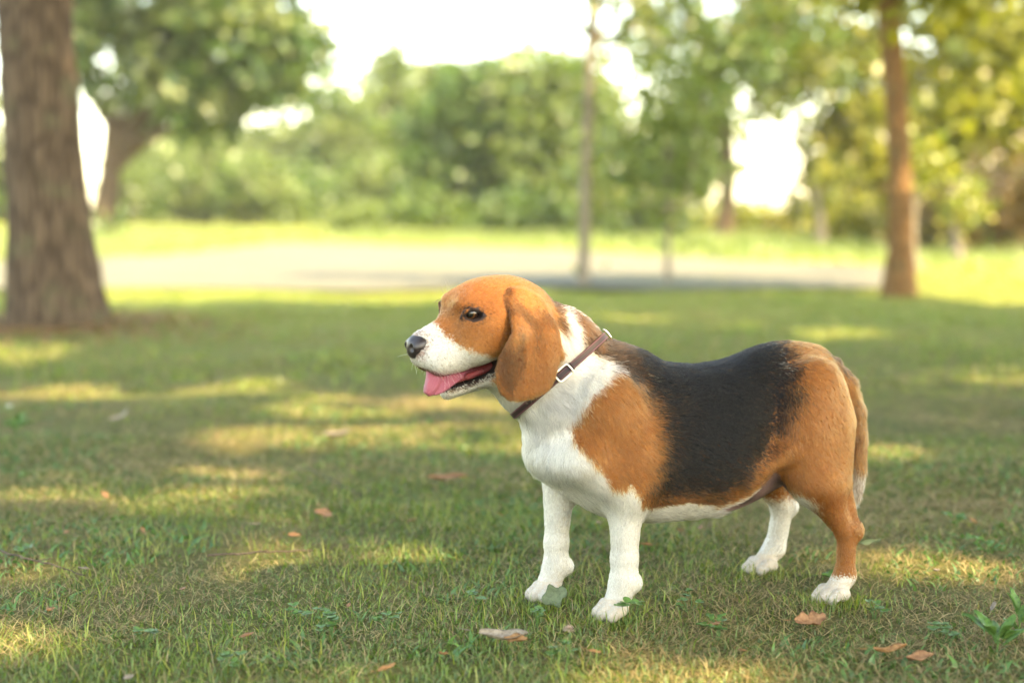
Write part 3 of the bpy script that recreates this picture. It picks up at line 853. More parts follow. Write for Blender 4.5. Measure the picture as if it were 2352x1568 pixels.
def line_d(a, u, pts):
    d = np.full(a.shape, 1e9)
    for p, q in zip(pts[:-1], pts[1:]):
        e = q - p
        t = np.clip(((a - p[0]) * e[0] + (u - p[1]) * e[1]) / (e @ e), 0, 1)
        d = np.minimum(d, np.hypot(a - p[0] - t * e[0], u - p[1] - t * e[1]))
    return d
LIP_LOW = hpoly([(1138, 824), (1139, 840), (1112, 858), (1082, 872), (1050, 882), (1014, 892)], -.022)
LIP_UP = hpoly([(1137, 822), (1110, 838), (1082, 852), (1050, 860), (1010, 860), (975, 850), (946, 832)], -.022)
MUZ = hpoly([(985, 790), (985, 790.1)], -.02)
TAN, TAN2, BROWN, BLACK, WHITE = map(np.array, ((.205, .075, .020), (.155, .050, .012), (.056, .025, .011), (.0018, .0017, .0018), (.46, .445, .40)))
PINK, DARK = np.array((.50, .30, .265)), np.array((.014, .009, .008))
def lownoise(p, s, seed=0):
    r = np.random.default_rng(seed)
    o = np.zeros(len(p))
    for i in range(7):
        k = r.normal(0, 1, 3) * s
        o += np.sin(p @ k + r.uniform(0, 6.28))
    return o / 2.6
def coat(p, n, earw, rg, strands=True):
    """colour of the hair growing at points p, and a length factor"""
    N = len(p)
    hq = (p - H_O) @ H_R.T
    a, l, u = hq[:, 0], np.abs(hq[:, 1]), hq[:, 2]
    x, z = p[:, 0], p[:, 2]
    J = lambda s: rg.normal(0, s, N) + lownoise(p, 220, 5) * s * .5
    c = np.tile(WHITE, (N, 1)) * (1 + rg.normal(0, .05, (N, 1)))
    c *= (1 - .10 * np.clip(lownoise(p, 60, 3), 0, 1))[:, None] * np.array((1, .985, .95))
    lf = np.ones(N)
    def put(m, col, var=.12):
        v = 1 + rg.normal(0, var, (m.sum(), 1))
        c[m] = np.asarray(col) * np.clip(v, .4, 1.8)
    sdp = lambda k, A=x, B=z: poly_sd(A, B, PO[k])
    up = z > .115
    # body
    tsel = sdp('tan_sh') + J(.0025) < 0
    put(tsel & (p[:, 1] < 2), TAN)
    hsel = (sdp('tan_hd') + J(.003) < 0) & ~((p[:, 1] > 0.03) & (z < .118 + rg.normal(0, .006, N)) & (x < .45))
    put(hsel, TAN)
    g = hsel & (z < .17)
    c[g] = c[g] * (.7 * np.array((1, 1, 1)) + .3 * TAN2 / TAN)
    bsd = sdp('black')
    bs = bsd + rg.normal(0, .0105, N) + .004 * lownoise(p, 120, 6) < 0
    bs &= ~((bsd > .004) & (~hsel & ~tsel) & (z < .17))
    edge = (bsd < .022) & ~hsel & ~tsel & ~bs & (z > .165) & (z < .33)
    put(edge, TAN * .7, .25)
    edge = (bsd < .010) & ~hsel & ~tsel & ~bs & (z <= .165)
    put(edge, TAN * .5, .25)
    put(bs, BLACK, .35)
    gr = bs & (rg.random(N) < np.clip(.55 * np.exp(bsd / .020), 0, .45))
    put(gr, TAN * .34, .3)
    wsel = sdp('withers') + J(.003) < 0
    put(wsel, BROWN, .35)
    put(wsel & (rg.random(N) < .35), BLACK * 2, .3)
    for k in ('nape', 'nape2'):
        m = (sdp(k) + J(.002) < 0) & (a > .03)
        put(m, BROWN * 1.05, .35)
    m = (sdp('tail_dark') + J(.005) < 0) & (x > .39)
    put(m, BROWN * .8, .3)
    m = (x > .448) & (z > .13) & (rg.random(N) < .34)
    put(m, BROWN, .3)
    # head
    hz = (a < .075) & (u > -.115) & (u > -.10 + (a - .0) * 1.1)
    hsd = sdp('head', a, u)
    hm = (hsd + J(.0022) < 0) & hz
    put(hm, TAN, .12)
    mm = hm & (u < -.008) & (a < .0)
    c[mm] = c[mm] * (1 + .9 * smooth01((-.010 - u[mm]) / .04))[:, None] * np.array((.95, 1.08, 1.35)) ** smooth01((-.010 - u[mm]) / .03)[:, None]
    top = hm & (u > .01)
    c[top] *= np.array((.95, .86, .8))
    sp = ~hm & hz & (a < -.04) & (rg.random(N) < .02)
    put(sp, BROWN * 1.5, .3)
    nose_d = np.hypot(a - MUZ[0, 0] + .026, u - MUZ[0, 1])
    m = ~hm & hz & (nose_d + J(.006) < .022)
    put(m, np.array((.22, .15, .12)), .3)
    # eyes and lips
    es = poly_sd(a, u, PO['eye'])
    onface = (l > .015) & (l < .062) & (a < -.005) & (earw < .5)
    put(onface & (es + J(.0008) < -.0010), DARK * 1.6, .3)
    lf[onface & (es < -.0005)] = 0
    dlid = np.full(N, 1e9)
    h3 = np.stack((a, -l, u), 1)
    near_ = np.where(onface & (es < .02))[0]
    for q in LIDS[:2]:
        for q0, q1 in zip(q[:-1], q[1:]):
            e_ = q1 - q0
            t_ = np.clip(((h3[near_] - q0) @ e_) / (e_ @ e_), 0, 1)
            dlid[near_] = np.minimum(dlid[near_], np.linalg.norm(h3[near_] - q0 - t_[:, None] * e_, axis=1))
    md = dlid + J(.0005) < .0035
    put(md, DARK * 1.8, .3); lf[md] = 0
    ring = onface & (es > .0005) & (es < .010) & (rg.random(N) < np.exp(-es / .0025) * .45)
    put(ring, BROWN, .3)
    dl, du_ = line_d(a, u, LIP_LOW), line_d(a, u, LIP_UP)
    jaw = hz & (a < -.012) & (l < .04)
    m = jaw & (dl + J(.0008) < .0080)
    put(m, DARK * 1.5, .3); lf[m] = 0
    m = jaw & (dl > .0078) & (dl < .0115) & (u < LIP_LOW[:, 1].max() - .02) & (rg.random(N) < .6)
    put(m, BROWN * .7, .4)
    m = jaw & (du_ + J(.0008) < .0022)
    put(m, np.array((.10, .05, .04)), .3)
    # ears
    em = earw > .45
    put(em, TAN * .92, .16)
    ec = lownoise(p, 45, 9) + .7 * lownoise(p * np.array((1, 1, .35)), 160, 10) + rg.normal(0, .5, N)
    dk = em & (ec > .15)
    c[dk] = c[dk] * (1 - .62 * smooth01((ec[dk] - .15) / .9))[:, None]
    # grass-stained, pinkish feet
    ft = (z < .030) & (rg.random(N) < .8)
    c[ft] *= (1 - .22 * np.clip(lownoise(p[ft], 150, 12), 0, 1) * smooth01((.030 - z[ft]) / .02))[:, None] * np.array((1, .90, .82))
    # belly skin, its pink darkened to carry the shadow below the flank fold
    bl = (sdp('skin') < 0) & (np.abs(p[:, 1]) < .068) & (x < .372) & (n[:, 2] < .3)
    put(bl, PINK * .42 * (.75 + .35 * lownoise(p[bl], 60, 14))[:, None], .1)
    lf[bl] = .12
    return np.clip(c, .003, .95), lf

dog = empty('dog', tuple(DOG_AT), YAW)
tag(dog, 'tricolour beagle standing on the lawn, tongue out, brown collar round its neck', 'dog')

# skin / undercoat
t = NT('coat_undercoat')
M_BODY = t.base(t.attr('coat').outputs['Color'], .75, .15)
body = mesh_obj('body', BV, BF, M_BODY, dog)
bc, blf = coat(BV, BN, earw, np.random.default_rng(3))
point_color(body.data, 'coat', bc * .85)

def part_mesh(name, prims, vox, mat, it=2):
    D, lo = sample(prims, vox)
    V, F = surface_nets(D, lo, vox)
    V = relax(V, F, it, .5)
    return mesh_obj(name, V, F, mat, dog)

# nose leather
PR_BODY = PR
PR = []
ell(H(963, 786), (.0165, .0165, .0120), .006, R=tilt(.15))
ell(H(953, 803), (.0105, .0115, .0125), .008, R=tilt(-.25))
for s_ in (-1, 1):
    w = H(962, 797, -.0105); ell(w if s_ < 0 else mir(w), (.0115, .0075, .0085), .004, R=H_R)
for s_ in (-1, 1):
    w = H(944, 800, -.0090); ell(w if s_ < 0 else mir(w), (.0050, .0040, .0058), .002, R=tilt(-.3), sub=True)
    w = H(962, 808, -.0175); ell(w if s_ < 0 else mir(w), (.0080, .0030, .0018), .002, R=tilt(.35), sub=True)
t = NT('nose_leather')
v = t.new('ShaderNodeTexVoronoi'); v.inputs['Scale'].default_value = 900
t.link(t.obj(), v.inputs['Vector'])
t.bump(v.outputs['Distance'], .35, .0006)
M_NOSE = t.base(t.ramp(t.noise(60), [(.3, (.010, .008, .008)), (.8, (.030, .022, .022))]), .32, .5)
part_mesh('nose', PR, .0011, M_NOSE)

# mouth lining, gum, tongue
def flesh(name, c0, c1, rough, bumpscale=300):
    t = NT(name)
    n = t.noise(90, 5)
    t.bump(t.noise(bumpscale, 3), .55, .0015)
    m = t.base(t.ramp(n, [(.3, c0), (.75, c1)]), rough, .5)
    t.b.inputs['Subsurface Weight'].default_value = .25
    t.b.inputs['Subsurface Radius'].default_value = (.006, .002, .0015)
    return m
M_MOUTH = flesh('mouth_flesh', (.13, .012, .014), (.24, .03, .03), .3)
M_TONGUE = flesh('tongue_flesh', (.24, .048, .070), (.33, .085, .11), .38, 700)
PR = []
cone(H(1128, 840), H(1035, 872), .0100, .0075, .004, s=1.45)
part_mesh('mouth_lining', PR, .0015, M_MOUTH)
PR = []
cone(H(1104, 853, -.0215), H(1076, 864, -.0215), .0042, .0050, .003)
for i in range(5): ell(H(1102 - 6.5 * i, 851 + 2.6 * i, -.0215), (.0022, .0022, .0028), .0015, R=H_R)
cone(H(1070, 866, -.0170), H(1030, 880, -.0150), .0040, .0030, .003)
part_mesh('gum', PR, .0011, M_MOUTH)
TG = np.array([Hc(x, y, -.016)[[0, 2]] for x, y in ((986, 848), (1020, 850), (1066, 856), (1058, 868), (1032, 883), (1013, 897), (993, 905), (978, 907), (968, 899), (970, 886), (980, 868))])
def tongue_f(X, Y, Z):
    x, y, z = X - H_O[0], Y - H_O[1], Z - H_O[2]
    a = H_A[0] * x + H_A[1] * y + H_A[2] * z
    l = H_L[0] * x + H_L[1] * y + H_L[2] * z
    u = H_U[0] * x + H_U[1] * y + H_U[2] * z
    v = (TG[:, 1].max() - u) / (TG[:, 1].max() - TG[:, 1].min())
    g = a - TG[:, 0].min() - .012 - .030 * (1 - v)
    mid = -.011 - .013 * smooth01(v / .8) + .0035 * np.exp(-(g / .004) ** 2) + .0008 * np.sin(g * 1500)
    e = np.abs(l - mid) - .0022
    d2 = poly_sd(a, u, TG) + .003
    return (np.sqrt(np.maximum(d2, 0) ** 2 + np.maximum(e, 0) ** 2) + np.minimum(np.maximum(d2, e), 0) - .003) * .8
cs = np.array([hd(a, l, u) for a, u in TG for l in (-.035, 0)])
PR = [dict(f=tongue_f, lo=cs.min(0), hi=cs.max(0), k=.003, flow=H_A, fl=0, sub=False, tag='')]
cone(H(1075, 855, -.004), H(1020, 862, -.008), .0075, .0075, .008, s=1.3)
part_mesh('tongue', PR, .0011, M_TONGUE)

# eyes
def eye_mat():
    t = NT('eye')
    g = t.new('ShaderNodeTexGradient', gradient_type='SPHERICAL')
    mp = t.new('ShaderNodeMapping')
    t.link(t.obj(), mp.inputs[0]); t.link(mp.outputs[0], g.inputs[0])
    mp.inputs['Location'].default_value = (0, 0, -.0105 / .013)
    mp.inputs['Scale'].default_value = (1 / .013, 1 / .013, 1 / .013)
    m = t.base(t.ramp(g.outputs['Fac'], [(0, (.012, .008, .007)), (.38, (.012, .006, .004)), (.46, (.060, .024, .008)), (.60, (.045, .018, .006)), (.64, (.004, .004, .004))]), .12, .4)
    t.b.inputs['Coat Weight'].default_value = .5
    t.b.inputs['Coat Roughness'].default_value = .02
    return m
M_EYE = eye_mat()
def uvsphere(r, nu=28, nv=18):
    V, F = [(0, 0, r)], []
    for i in range(1, nv):
        for j in range(nu):
            a, b = math.pi * i / nv, 2 * math.pi * j / nu
            V.append((r * math.sin(a) * math.cos(b), r * math.sin(a) * math.sin(b), r * math.cos(a)))
    V.append((0, 0, -r))
    for j in range(nu): F.append((0, 1 + j, 1 + (j + 1) % nu))
    for i in range(nv - 2):
        for j in range(nu):
            F.append((1 + i * nu + j, 1 + (i + 1) * nu + j, 1 + (i + 1) * nu + (j + 1) % nu, 1 + i * nu + (j + 1) % nu))
    for j in range(nu): F.append((len(V) - 1, 1 + (nv - 2) * nu + (j + 1) % nu, 1 + (nv - 2) * nu + j))
    return V, F
EV, EF = uvsphere(.0114)
for s_ in (1, -1):
    c = hd(EYE_C[0] + .0015, (EYE_C[1] + .0035) * s_, EYE_C[2] - .0005)
    e = mesh_obj('eye', EV, EF, M_EYE, dog)
    gaze = -H_A * .62 + H_L * (-.78 * s_) + H_U * .02
    e.location = c
    e.rotation_euler = Vector(gaze).to_track_quat('Z', 'Y').to_euler()

# collar: a strap hugging the neck in a slanting plane
C0, C1, CM = P(1372, 786), P(1214, 924), P(1296, 856, -.070)
CC = (C0 + C1) / 2
cu = (C0 - C1) / np.linalg.norm(C0 - C1)
ce = (CM - CC) - ((CM - CC) @ cu) * cu; ce /= np.linalg.norm(ce)           # towards the near side
cn = np.cross(cu, ce)                                                     # axis of the strap
if cn[0] > 0: cn = -cn
NOEAR = [q for q in PR_BODY if q['tag'] != 'ear']
NA = 160
ang = np.linspace(0, 2 * math.pi, NA, endpoint=False)
dirs = np.cos(ang)[:, None] * cu + np.sin(ang)[:, None] * ce
rad = np.full(NA, np.nan)
rr = np.linspace(.03, .13, 120)
for i in range(NA):
    pts = CC + rr[:, None] * dirs[i]
    dd = sdf_at(pts, NOEAR)
    k = np.argmax(dd > 0)
    rad[i] = rr[k] if dd.max() > 0 else .1
for _ in range(6): rad = (np.roll(rad, 1) + rad * 2 + np.roll(rad, -1)) / 4
rad += .0045 - .0032 * np.cos(ang) ** 2
def strap(name, w, th, mat, off=0.0, i0=0, i1=NA):
    sec = [(-w / 2, 0), (-w / 2, th * .7), (-w / 2 + .0012, th), (w / 2 - .0012, th), (w / 2, th * .7), (w / 2, 0)]
    V, F = [], []
    ids = list(range(i0, i1))
    for i in ids:
        i = i % NA
        for (o, h) in sec: V.append(CC + (rad[i] + h + off) * dirs[i] + cn * o)
    k = len(sec); n = len(ids)
    closed = (i1 - i0) == NA
    for i in range(n if closed else n - 1):
        j = (i + 1) % n
        for q in range(k):
            F.append((i * k + q, i * k + (q + 1) % k, j * k + (q + 1) % k, j * k + q))
    if not closed:
        F.append(tuple(range(k))); F.append(tuple((n - 1) * k + q for q in reversed(range(k))))
    o = mesh_obj(name, V, F, mat, dog)
    return o
t = NT('collar_leather')
t.bump(t.noise(500, 4), .25, .0006)
M_LEATHER = t.base(t.ramp(t.noise(120, 4), [(.3, (.015, .0075, .0075)), (.8, (.028, .014, .014))]), .55, .3)
t = NT('stitch_thread'); M_STITCH = t.base((.16, .06, .07), .7)
t = NT('brushed_metal')
M_METAL = t.base((.78, .72, .60), .28, .5); t.b.inputs['Metallic'].default_value = .95
collar = strap('collar', .0100, .0026, M_LEATHER)
collar['label'] = 'dark brown leather collar with a pale metal buckle'
def tube(pts, r, closed=True, k=8):
    pts = np.asarray(pts, float); n = len(pts)
    V, F = [], []
    for i in range(n):
        tdir = pts[(i + 1) % n] - pts[i - 1] if closed or 0 < i < n - 1 else (pts[1] - pts[0] if i == 0 else pts[-1] - pts[-2])
        tdir = tdir / np.linalg.norm(tdir)
        ref = np.array((0, 0, 1.0)) if abs(tdir[2]) < .9 else np.array((1.0, 0, 0))
        u_ = np.cross(tdir, ref); u_ /= np.linalg.norm(u_); v_ = np.cross(tdir, u_)
        for j in range(k):
            b = 2 * math.pi * j / k
            V.append(pts[i] + r * (math.cos(b) * u_ + math.sin(b) * v_))
    for i in range(n if closed else n - 1):
        i2 = (i + 1) % n
        for j in range(k): F.append((i * k + j, i * k + (j + 1) % k, i2 * k + (j + 1) % k, i2 * k + j))
    if not closed:
        F.append(tuple(reversed(range(k)))); F.append(tuple((n - 1) * k + j for j in range(k)))
    return V, F
def ring_on_collar(name, ia, half_u, half_w, r, lift):
    i = ia % NA
    nrm = dirs[i]
    tg = CC + rad[(i + 1) % NA] * dirs[(i + 1) % NA] - (CC + rad[i - 1] * dirs[i - 1]); tg = tg / np.linalg.norm(tg)
    c = CC + (rad[i] + lift) * nrm
    pts = []
    for q in range(32):
        b = 2 * math.pi * q / 32
        cx, cy = math.cos(b), math.sin(b)
        e = (abs(cx) ** 6 + abs(cy) ** 6) ** (-1 / 6)
        pts.append(c + tg * cx * e * half_u + cn * cy * e * half_w + nrm * .001 * math.cos(2 * b))
    V, F = tube(pts, r)
    return mesh_obj(name, V, F, M_METAL, collar)
# where on the strap the buckle sits (the side facing the camera's side of the dog)
tgt = CM
pp = CC + rad[:, None] * dirs
IB = int(np.argmin(np.linalg.norm(pp - tgt, axis=1)))
ring_on_collar('buckle', IB, .0120, .0074, .0014, .0042)
loop = strap('collar_keeper', .0120, .0022, M_LEATHER, .0020, IB - 6, IB - 3); loop.parent = collar
ring_on_collar('leash_ring', 3, .007, .008, .0013, .0050)
for o_ in (-.0036, .0036):
    V, F = tube([CC + (rad[i] + .0030) * dirs[i] + cn * o_ for i in range(NA)], .00045, True, 5)
    mesh_obj('stitching', V, F, M_STITCH, collar)

# claws
t = NT('claw_horn'); M_CLAW = t.base((.20, .14, .10), .35)
for c_, r_ in CLAWS:
    V, F = [], []
    for i in range(6):
        s_ = i / 5
        for j in range(6):
            b_ = 2 * math.pi * j / 6
            q = .0020 * (1 - s_) ** .6 + .0002
            V.append(c_ + np.array((-.0050 * s_, q * math.cos(b_), q * math.sin(b_) - .0045 * s_ * s_)))
    for i in range(5):
        for j in range(6): F.append((i * 6 + j, i * 6 + (j + 1) % 6, i * 6 + 6 + (j + 1) % 6, i * 6 + 6 + j))
    mesh_obj('claw', V, F, M_CLAW, dog)
# ---- fur: one strand per root, combed along the flow
NF = 420000
tri = np.concatenate((BF[:, (0, 1, 2)], BF[:, (0, 2, 3)]))
ar = np.linalg.norm(np.cross(BV[tri[:, 1]] - BV[tri[:, 0]], BV[tri[:, 2]] - BV[tri[:, 0]]), axis=1)
cen = BV[tri].mean(1)
far_ = (BN[tri].mean(1)[:, 1] > .35)
hqc = (cen - H_O) @ H_R.T
headish = (hqc[:, 0] < .07) & (hqc[:, 2] > -.12)
wgt = ar * np.where(far_, .35, 1.0) * np.where(headish, 2.2, 1.0)
pick = rng.choice(len(tri), NF, p=wgt / wgt.sum())
r1, r2 = rng.random(NF), rng.random(NF)
sw = r1 + r2 > 1
r1[sw], r2[sw] = 1 - r1[sw], 1 - r2[sw]
W = np.stack((1 - r1 - r2, r1, r2), 1)
ip = lambda A: (A[tri[pick]] * (W[..., None] if A.ndim == 2 else W)).sum(1)
root, nrm, fl_, len_, ew_ = ip(BV), ip(BN), ip(flow), ip(flen), ip(earw)
nrm /= np.linalg.norm(nrm, axis=1, keepdims=True)
col, lf = coat(root, nrm, ew_, rng)
len_ = len_ * lf * rng.uniform(.7, 1.25, NF)
# longer hair on the underside fringe and chest, shortened under the strap
under = (root[:, 0] > .08) & (root[:, 0] < .25) & (nrm[:, 2] < -.5) & (root[:, 2] < .14)
len_ = np.where(under, len_ * (1.5 + 1.3 * smooth01((root[:, 0] - .17) / .05) * (root[:, 0] < .25)), len_)
dc = np.abs((root - CC) @ cn)
oncol = (dc < .0042) & (np.linalg.norm(root - CC, axis=1) < .13) & (ew_ < .5)
len_ = np.where(oncol, len_ * .12, len_)
keep = len_ > .0006
root, nrm, fl_, len_, col, ew_ = root[keep], nrm[keep], fl_[keep], len_[keep], col[keep], ew_[keep]
NF = len(root)
tang = fl_ - (fl_ * nrm).sum(1, keepdims=True) * nrm
tang /= np.linalg.norm(tang, axis=1, keepdims=True) + 1e-9
side = np.cross(nrm, tang)
wav = .24 * lownoise(root, 60, 21) + .08 * lownoise(root, 300, 22)
ja = wav + rng.normal(0, .16, NF)
# strands gather in small tufts that share their colour, direction and lift
cell = np.where(len_ > .0075, .0052, .0034) * rng.choice((.8, 1.0, 1.25), NF)
q_ = np.floor(root / np.round(cell, 4)[:, None] + .35 * lownoise(root, 400, 30)[:, None]).astype(np.int64)
q_ = q_ - q_.min(0)
key = q_[:, 0] + (q_[:, 1] << 12) + (q_[:, 2] << 24) + (np.round(cell * 1e4).astype(np.int64) << 40)
_, inv, cnt_ = np.unique(key, return_inverse=True, return_counts=True)
inv = inv.ravel()
NCL = len(cnt_)
ccen = np.stack([np.bincount(inv, root[:, c], NCL) for c in range(3)], 1) / cnt_[:, None]
ctone = np.clip(rng.normal(1, .15, NCL), .5, 1.6)[inv]
ja = ja + rng.normal(0, .15, NCL)[inv]
clift = (rng.normal(0, .07, NCL) * np.where(np.bincount(inv, len_, NCL) / cnt_ > .012, 1.7, 1.0))[inv]
col = np.clip(col * (1 + (ctone - 1) * np.where(col.mean(1) > .3, .85, 1.1))[:, None], .003, .9)
tang = tang * np.cos(ja)[:, None] + side * np.sin(ja)[:, None]
liftv = (.25 + .05 * lownoise(root, 200, 23) + rng.normal(0, .05, NF) + clift)[:, None]
NPTS = 5
pos = np.zeros((NF, NPTS, 3), np.float32)
p_ = root - nrm * .0004
pos[:, 0] = p_
for k in range(1, NPTS):
    f_ = k / (NPTS - 1)
    d_ = tang + nrm * (liftv * (1.25 - 1.15 * f_))
    d_ = d_ / np.linalg.norm(d_, axis=1, keepdims=True)
    p_ = p_ + d_ * (len_ / (NPTS - 1))[:, None]
    pos[:, k] = p_ - (root - ccen[inv]) * (.75 * f_ ** 1.6)
rad0 = (.00016 + .00008 * np.clip(len_ / .012, 0, 1.4)) * rng.uniform(.8, 1.2, NF)
def hair_object(name, pos, rad, col, mat, parent):
    n, m, _ = pos.shape
    cv = bpy.data.hair_curves.new(name)
    cv.add_curves([m] * n)
    cv.attributes['position'].data.foreach_set('vector', pos.astype(np.float32).ravel())
    ra = cv.attributes.get('radius') or cv.attributes.new('radius', 'FLOAT', 'POINT')
    ra.data.foreach_set('value', rad.astype(np.float32).ravel())
    ca = cv.attributes.new('coat', 'FLOAT_COLOR', 'CURVE')
    cc = np.ones((n, 4), np.float32); cc[:, :3] = col
    ca.data.foreach_set('color', cc.ravel())
    cv.materials.append(mat)
    o = bpy.data.objects.new(name, cv)
    COL.objects.link(o)
    o.parent = parent
    return o
t = NT('fur')
t.n.remove(t.b)
hb = t.new('ShaderNodeBsdfHairPrincipled', model='CHIANG', parametrization='COLOR')
t.link(t.attr('coat').outputs['Color'], hb.inputs['Color'])
hb.inputs['Roughness'].default_value = .42
hb.inputs['IOR'].default_value = 1.30
hb.inputs['Radial Roughness'].default_value = .55
t.link(hb.outputs[0], t.out.inputs[0])
M_FUR = t.m
taper = np.array((1.0, 1.0, .85, .6, .12))
fur = hair_object('fur', pos, rad0[:, None] * taper, col, M_FUR, dog)
# whiskers and brow hairs
WP, WC = [], []
def whisk(a, d, L, c):
    a = np.asarray(a, float); d = np.asarray(d, float) / np.linalg.norm(d)
    WP.append([a + d * L * k / 4 + np.array((0, 0, -.10 * L * (k / 4) ** 2)) for k in range(5)]); WC.append(c)
for i in range(26):
    px, py = rng.uniform(985, 1045), rng.uniform(815, 852)
    for s_ in (-1, 1):
        a = H(px, py, -.026); a = a if s_ < 0 else mir(a)
        whisk(a, H_A * rng.uniform(-.3, .9) + H_L * s_ * rng.uniform(.4, 1) + H_U * rng.uniform(-1.1, .05), rng.uniform(.018, .042), (.7, .68, .6))
for i in range(5):
    for s_ in (-1, 1):
        a = H(rng.uniform(1060, 1085), rng.uniform(686, 698), -.027); a = a if s_ < 0 else mir(a)
        whisk(a, -H_A * rng.uniform(.1, .6) + H_L * s_ * .3 + H_U, rng.uniform(.02, .035), (.05, .03, .02))
for i in range(20):                                   # lashes
    f_ = i / 19
    for s_ in (-1, 1):
        a = H(1064 + 40 * f_, 712 - 9 * math.sin(math.pi * f_), -.040); a = a if s_ < 0 else mir(a)
        whisk(a, -H_A * (.9 - 1.2 * f_) + H_L * s_ * 1.0 - H_U * .35, rng.uniform(.004, .007), (.015, .008, .006))
WP = np.array(WP)
hair_object('whiskers', WP, np.tile(np.array((1, .9, .8, .6, .3)) * .00016, (len(WP), 1)), np.array(WC), M_FUR, dog)
# ================================================================== GRASS (uncountable: one object of each kind)
def blades(name, xy, h, w, bend, tint, rg, flat=None, kind='stuff', z0=0.0, seg=3):
    n = len(xy)
    az = rg.uniform(0, 2 * math.pi, n)
    dx, dy = np.cos(az), np.sin(az)
    base = np.stack((xy[:, 0], xy[:, 1], ground_z(xy[:, 0], xy[:, 1]) + z0), 1)
    tw = az + math.pi / 2 + rg.normal(0, .5, n)
    sx_, sy_ = np.cos(tw), np.sin(tw)
    S = np.linspace(0, 1, seg + 1)
    cols = []
    for s in S:
        up = h * (s - .28 * bend * s * s) if flat is None else h * s * flat
        out = h * bend * s ** 1.8 if flat is None else h * s
        p = base + np.stack((dx * out, dy * out, np.maximum(up, 0)), 1)
        if flat is not None: p[:, 2] += h * .22 * np.sin(math.pi * s) * rg.uniform(-.1, 1, n)
        ww = w * (1 - s) ** .7 * .5
        if s < 1:
            off = np.stack((sx_ * ww, sy_ * ww, np.zeros(n)), 1)
            cols += [p - off, p + off]
        else: cols.append(p)
    V = np.stack(cols, 1)
    k = V.shape[1]
    tri = []
    for j in range(seg - 1):
        a = 2 * j
        tri += [(a, a + 1, a + 3), (a, a + 3, a + 2)]
    a = 2 * (seg - 1)
    tri.append((a, a + 1, a + 2))
    F = (np.arange(n)[:, None, None] * k + np.array(tri)).reshape(-1, 3)
    o = mesh_obj(name, V.reshape(-1, 3), F, M_GRASS, None, smooth=True)
    point_color(o.data, 'tint', np.repeat(np.clip(tint, .004, .7), k, 0))
    tag(o, kind=kind)
    return o
def scatter(n, y0, y1, rg, margin=.35, power=1.0):
    """points in the wedge of ground in front of the camera, and a step to either side"""
    u = rg.random(n)
    y = (y0 ** 2 + (y1 ** 2 - y0 ** 2) * u) ** .5 if power == 1 else y0 + (y1 - y0) * u
    x = rg.uniform(-1, 1, n) * (y * .37 + margin)
    return np.stack((x, y), 1)
rg = np.random.default_rng(77)
GT = np.array([(.115, .195, .019), (.150, .222, .025), (.195, .245, .032), (.082, .155, .020), (.25, .255, .050)])
ST = np.array([(.30, .22, .095), (.38, .29, .13), (.20, .135, .06), (.25, .20, .08)])
def patch(xy, sc, seed): return gnoise(xy[:, 0], xy[:, 1], sc, seed)
def tint_of(T, n): return T[rg.integers(0, len(T), n)] * rg.uniform(.75, 1.25, (n, 1))
LX, LY = [], []
def lay(n, y0, y1, hmin, hmax, w, name, power=1.0, green=.0, seg=3, clumps=True):
    xy = scatter(n, y0, y1, rg, power=power)
    if clumps:                                   # gather into tufts
        c = scatter(n // 9, y0, y1, rg, power=power)
        j = rg.random(n) < .6
        xy[j] = c[rg.integers(0, len(c), j.sum())] + rg.normal(0, .011 * (1 + y0 * .4), (j.sum(), 2))
    dens = .52 + .50 * patch(xy, 4.5, 61) + .35 * patch(xy, 13, 62) + green
    xy = xy[rg.random(len(xy)) < np.clip(dens, .12, 1)]
    m = len(xy)
    lush = np.clip(.5 + .35 * patch(xy, 3.0, 63) + .3 * patch(xy, 11, 64), 0, 1)
    h = (hmin + (hmax - hmin) * rg.random(m) ** 3.0) * (.65 + .6 * lush)
    ti = tint_of(GT, m)
    yl = rg.random(m) < (.42 - .32 * lush)
    ti[yl] = tint_of(ST, yl.sum()) * .8
    blades(name, xy, h, w * rg.uniform(.7, 1.4, m), rg.uniform(.15, 1.7, m), ti, rg, seg=seg)
lay(50000, 1.45, 2.75, .005, .034, .0016, 'grass', power=0)
lay(46000, 2.7, 4.6, .007, .030, .0026, 'grass', power=0)
lay(60000, 4.5, 10.4, .014, .050, .0060, 'grass', power=0, green=.25, seg=2)
# blades standing round the paws
pw = np.array([(x * math.cos(YAW) - y * math.sin(YAW) + DOG_AT[0], x * math.sin(YAW) + y * math.cos(YAW) + DOG_AT[1]) for x, y in ((.022, -.062), (-.030, .062), (.372, -.092), (.360, .092))])
xy = pw[rg.integers(0, 4, 1500)] + np.stack((rg.normal(-.005, .034, 1500), rg.normal(-.022, .022, 1500)), 1); m = len(xy)
blades('grass', xy, .008 + .030 * rg.random(m) ** 2, .0016 * rg.uniform(.7, 1.4, m), rg.uniform(.2, 1.2, m), tint_of(GT, m), rg)
# dead thatch lying flat between the blades
for n, y0, y1, L, w in ((80000, 1.45, 2.8, (.010, .042), .0012), (34000, 2.7, 4.8, (.02, .05), .0024)):
    xy = scatter(n, y0, y1, rg, power=0)
    dry = .52 + .55 * patch(xy, 3.4, 65) + .3 * patch(xy, 12, 66)
    xy = xy[rg.random(n) < np.clip(dry, .1, 1)]; m = len(xy)
    blades('dry_grass', xy, rg.uniform(*L, m), w * rg.uniform(.6, 1.3, m), np.zeros(m), tint_of(ST, m), rg, flat=rg.uniform(.02, .30, m), z0=.003)
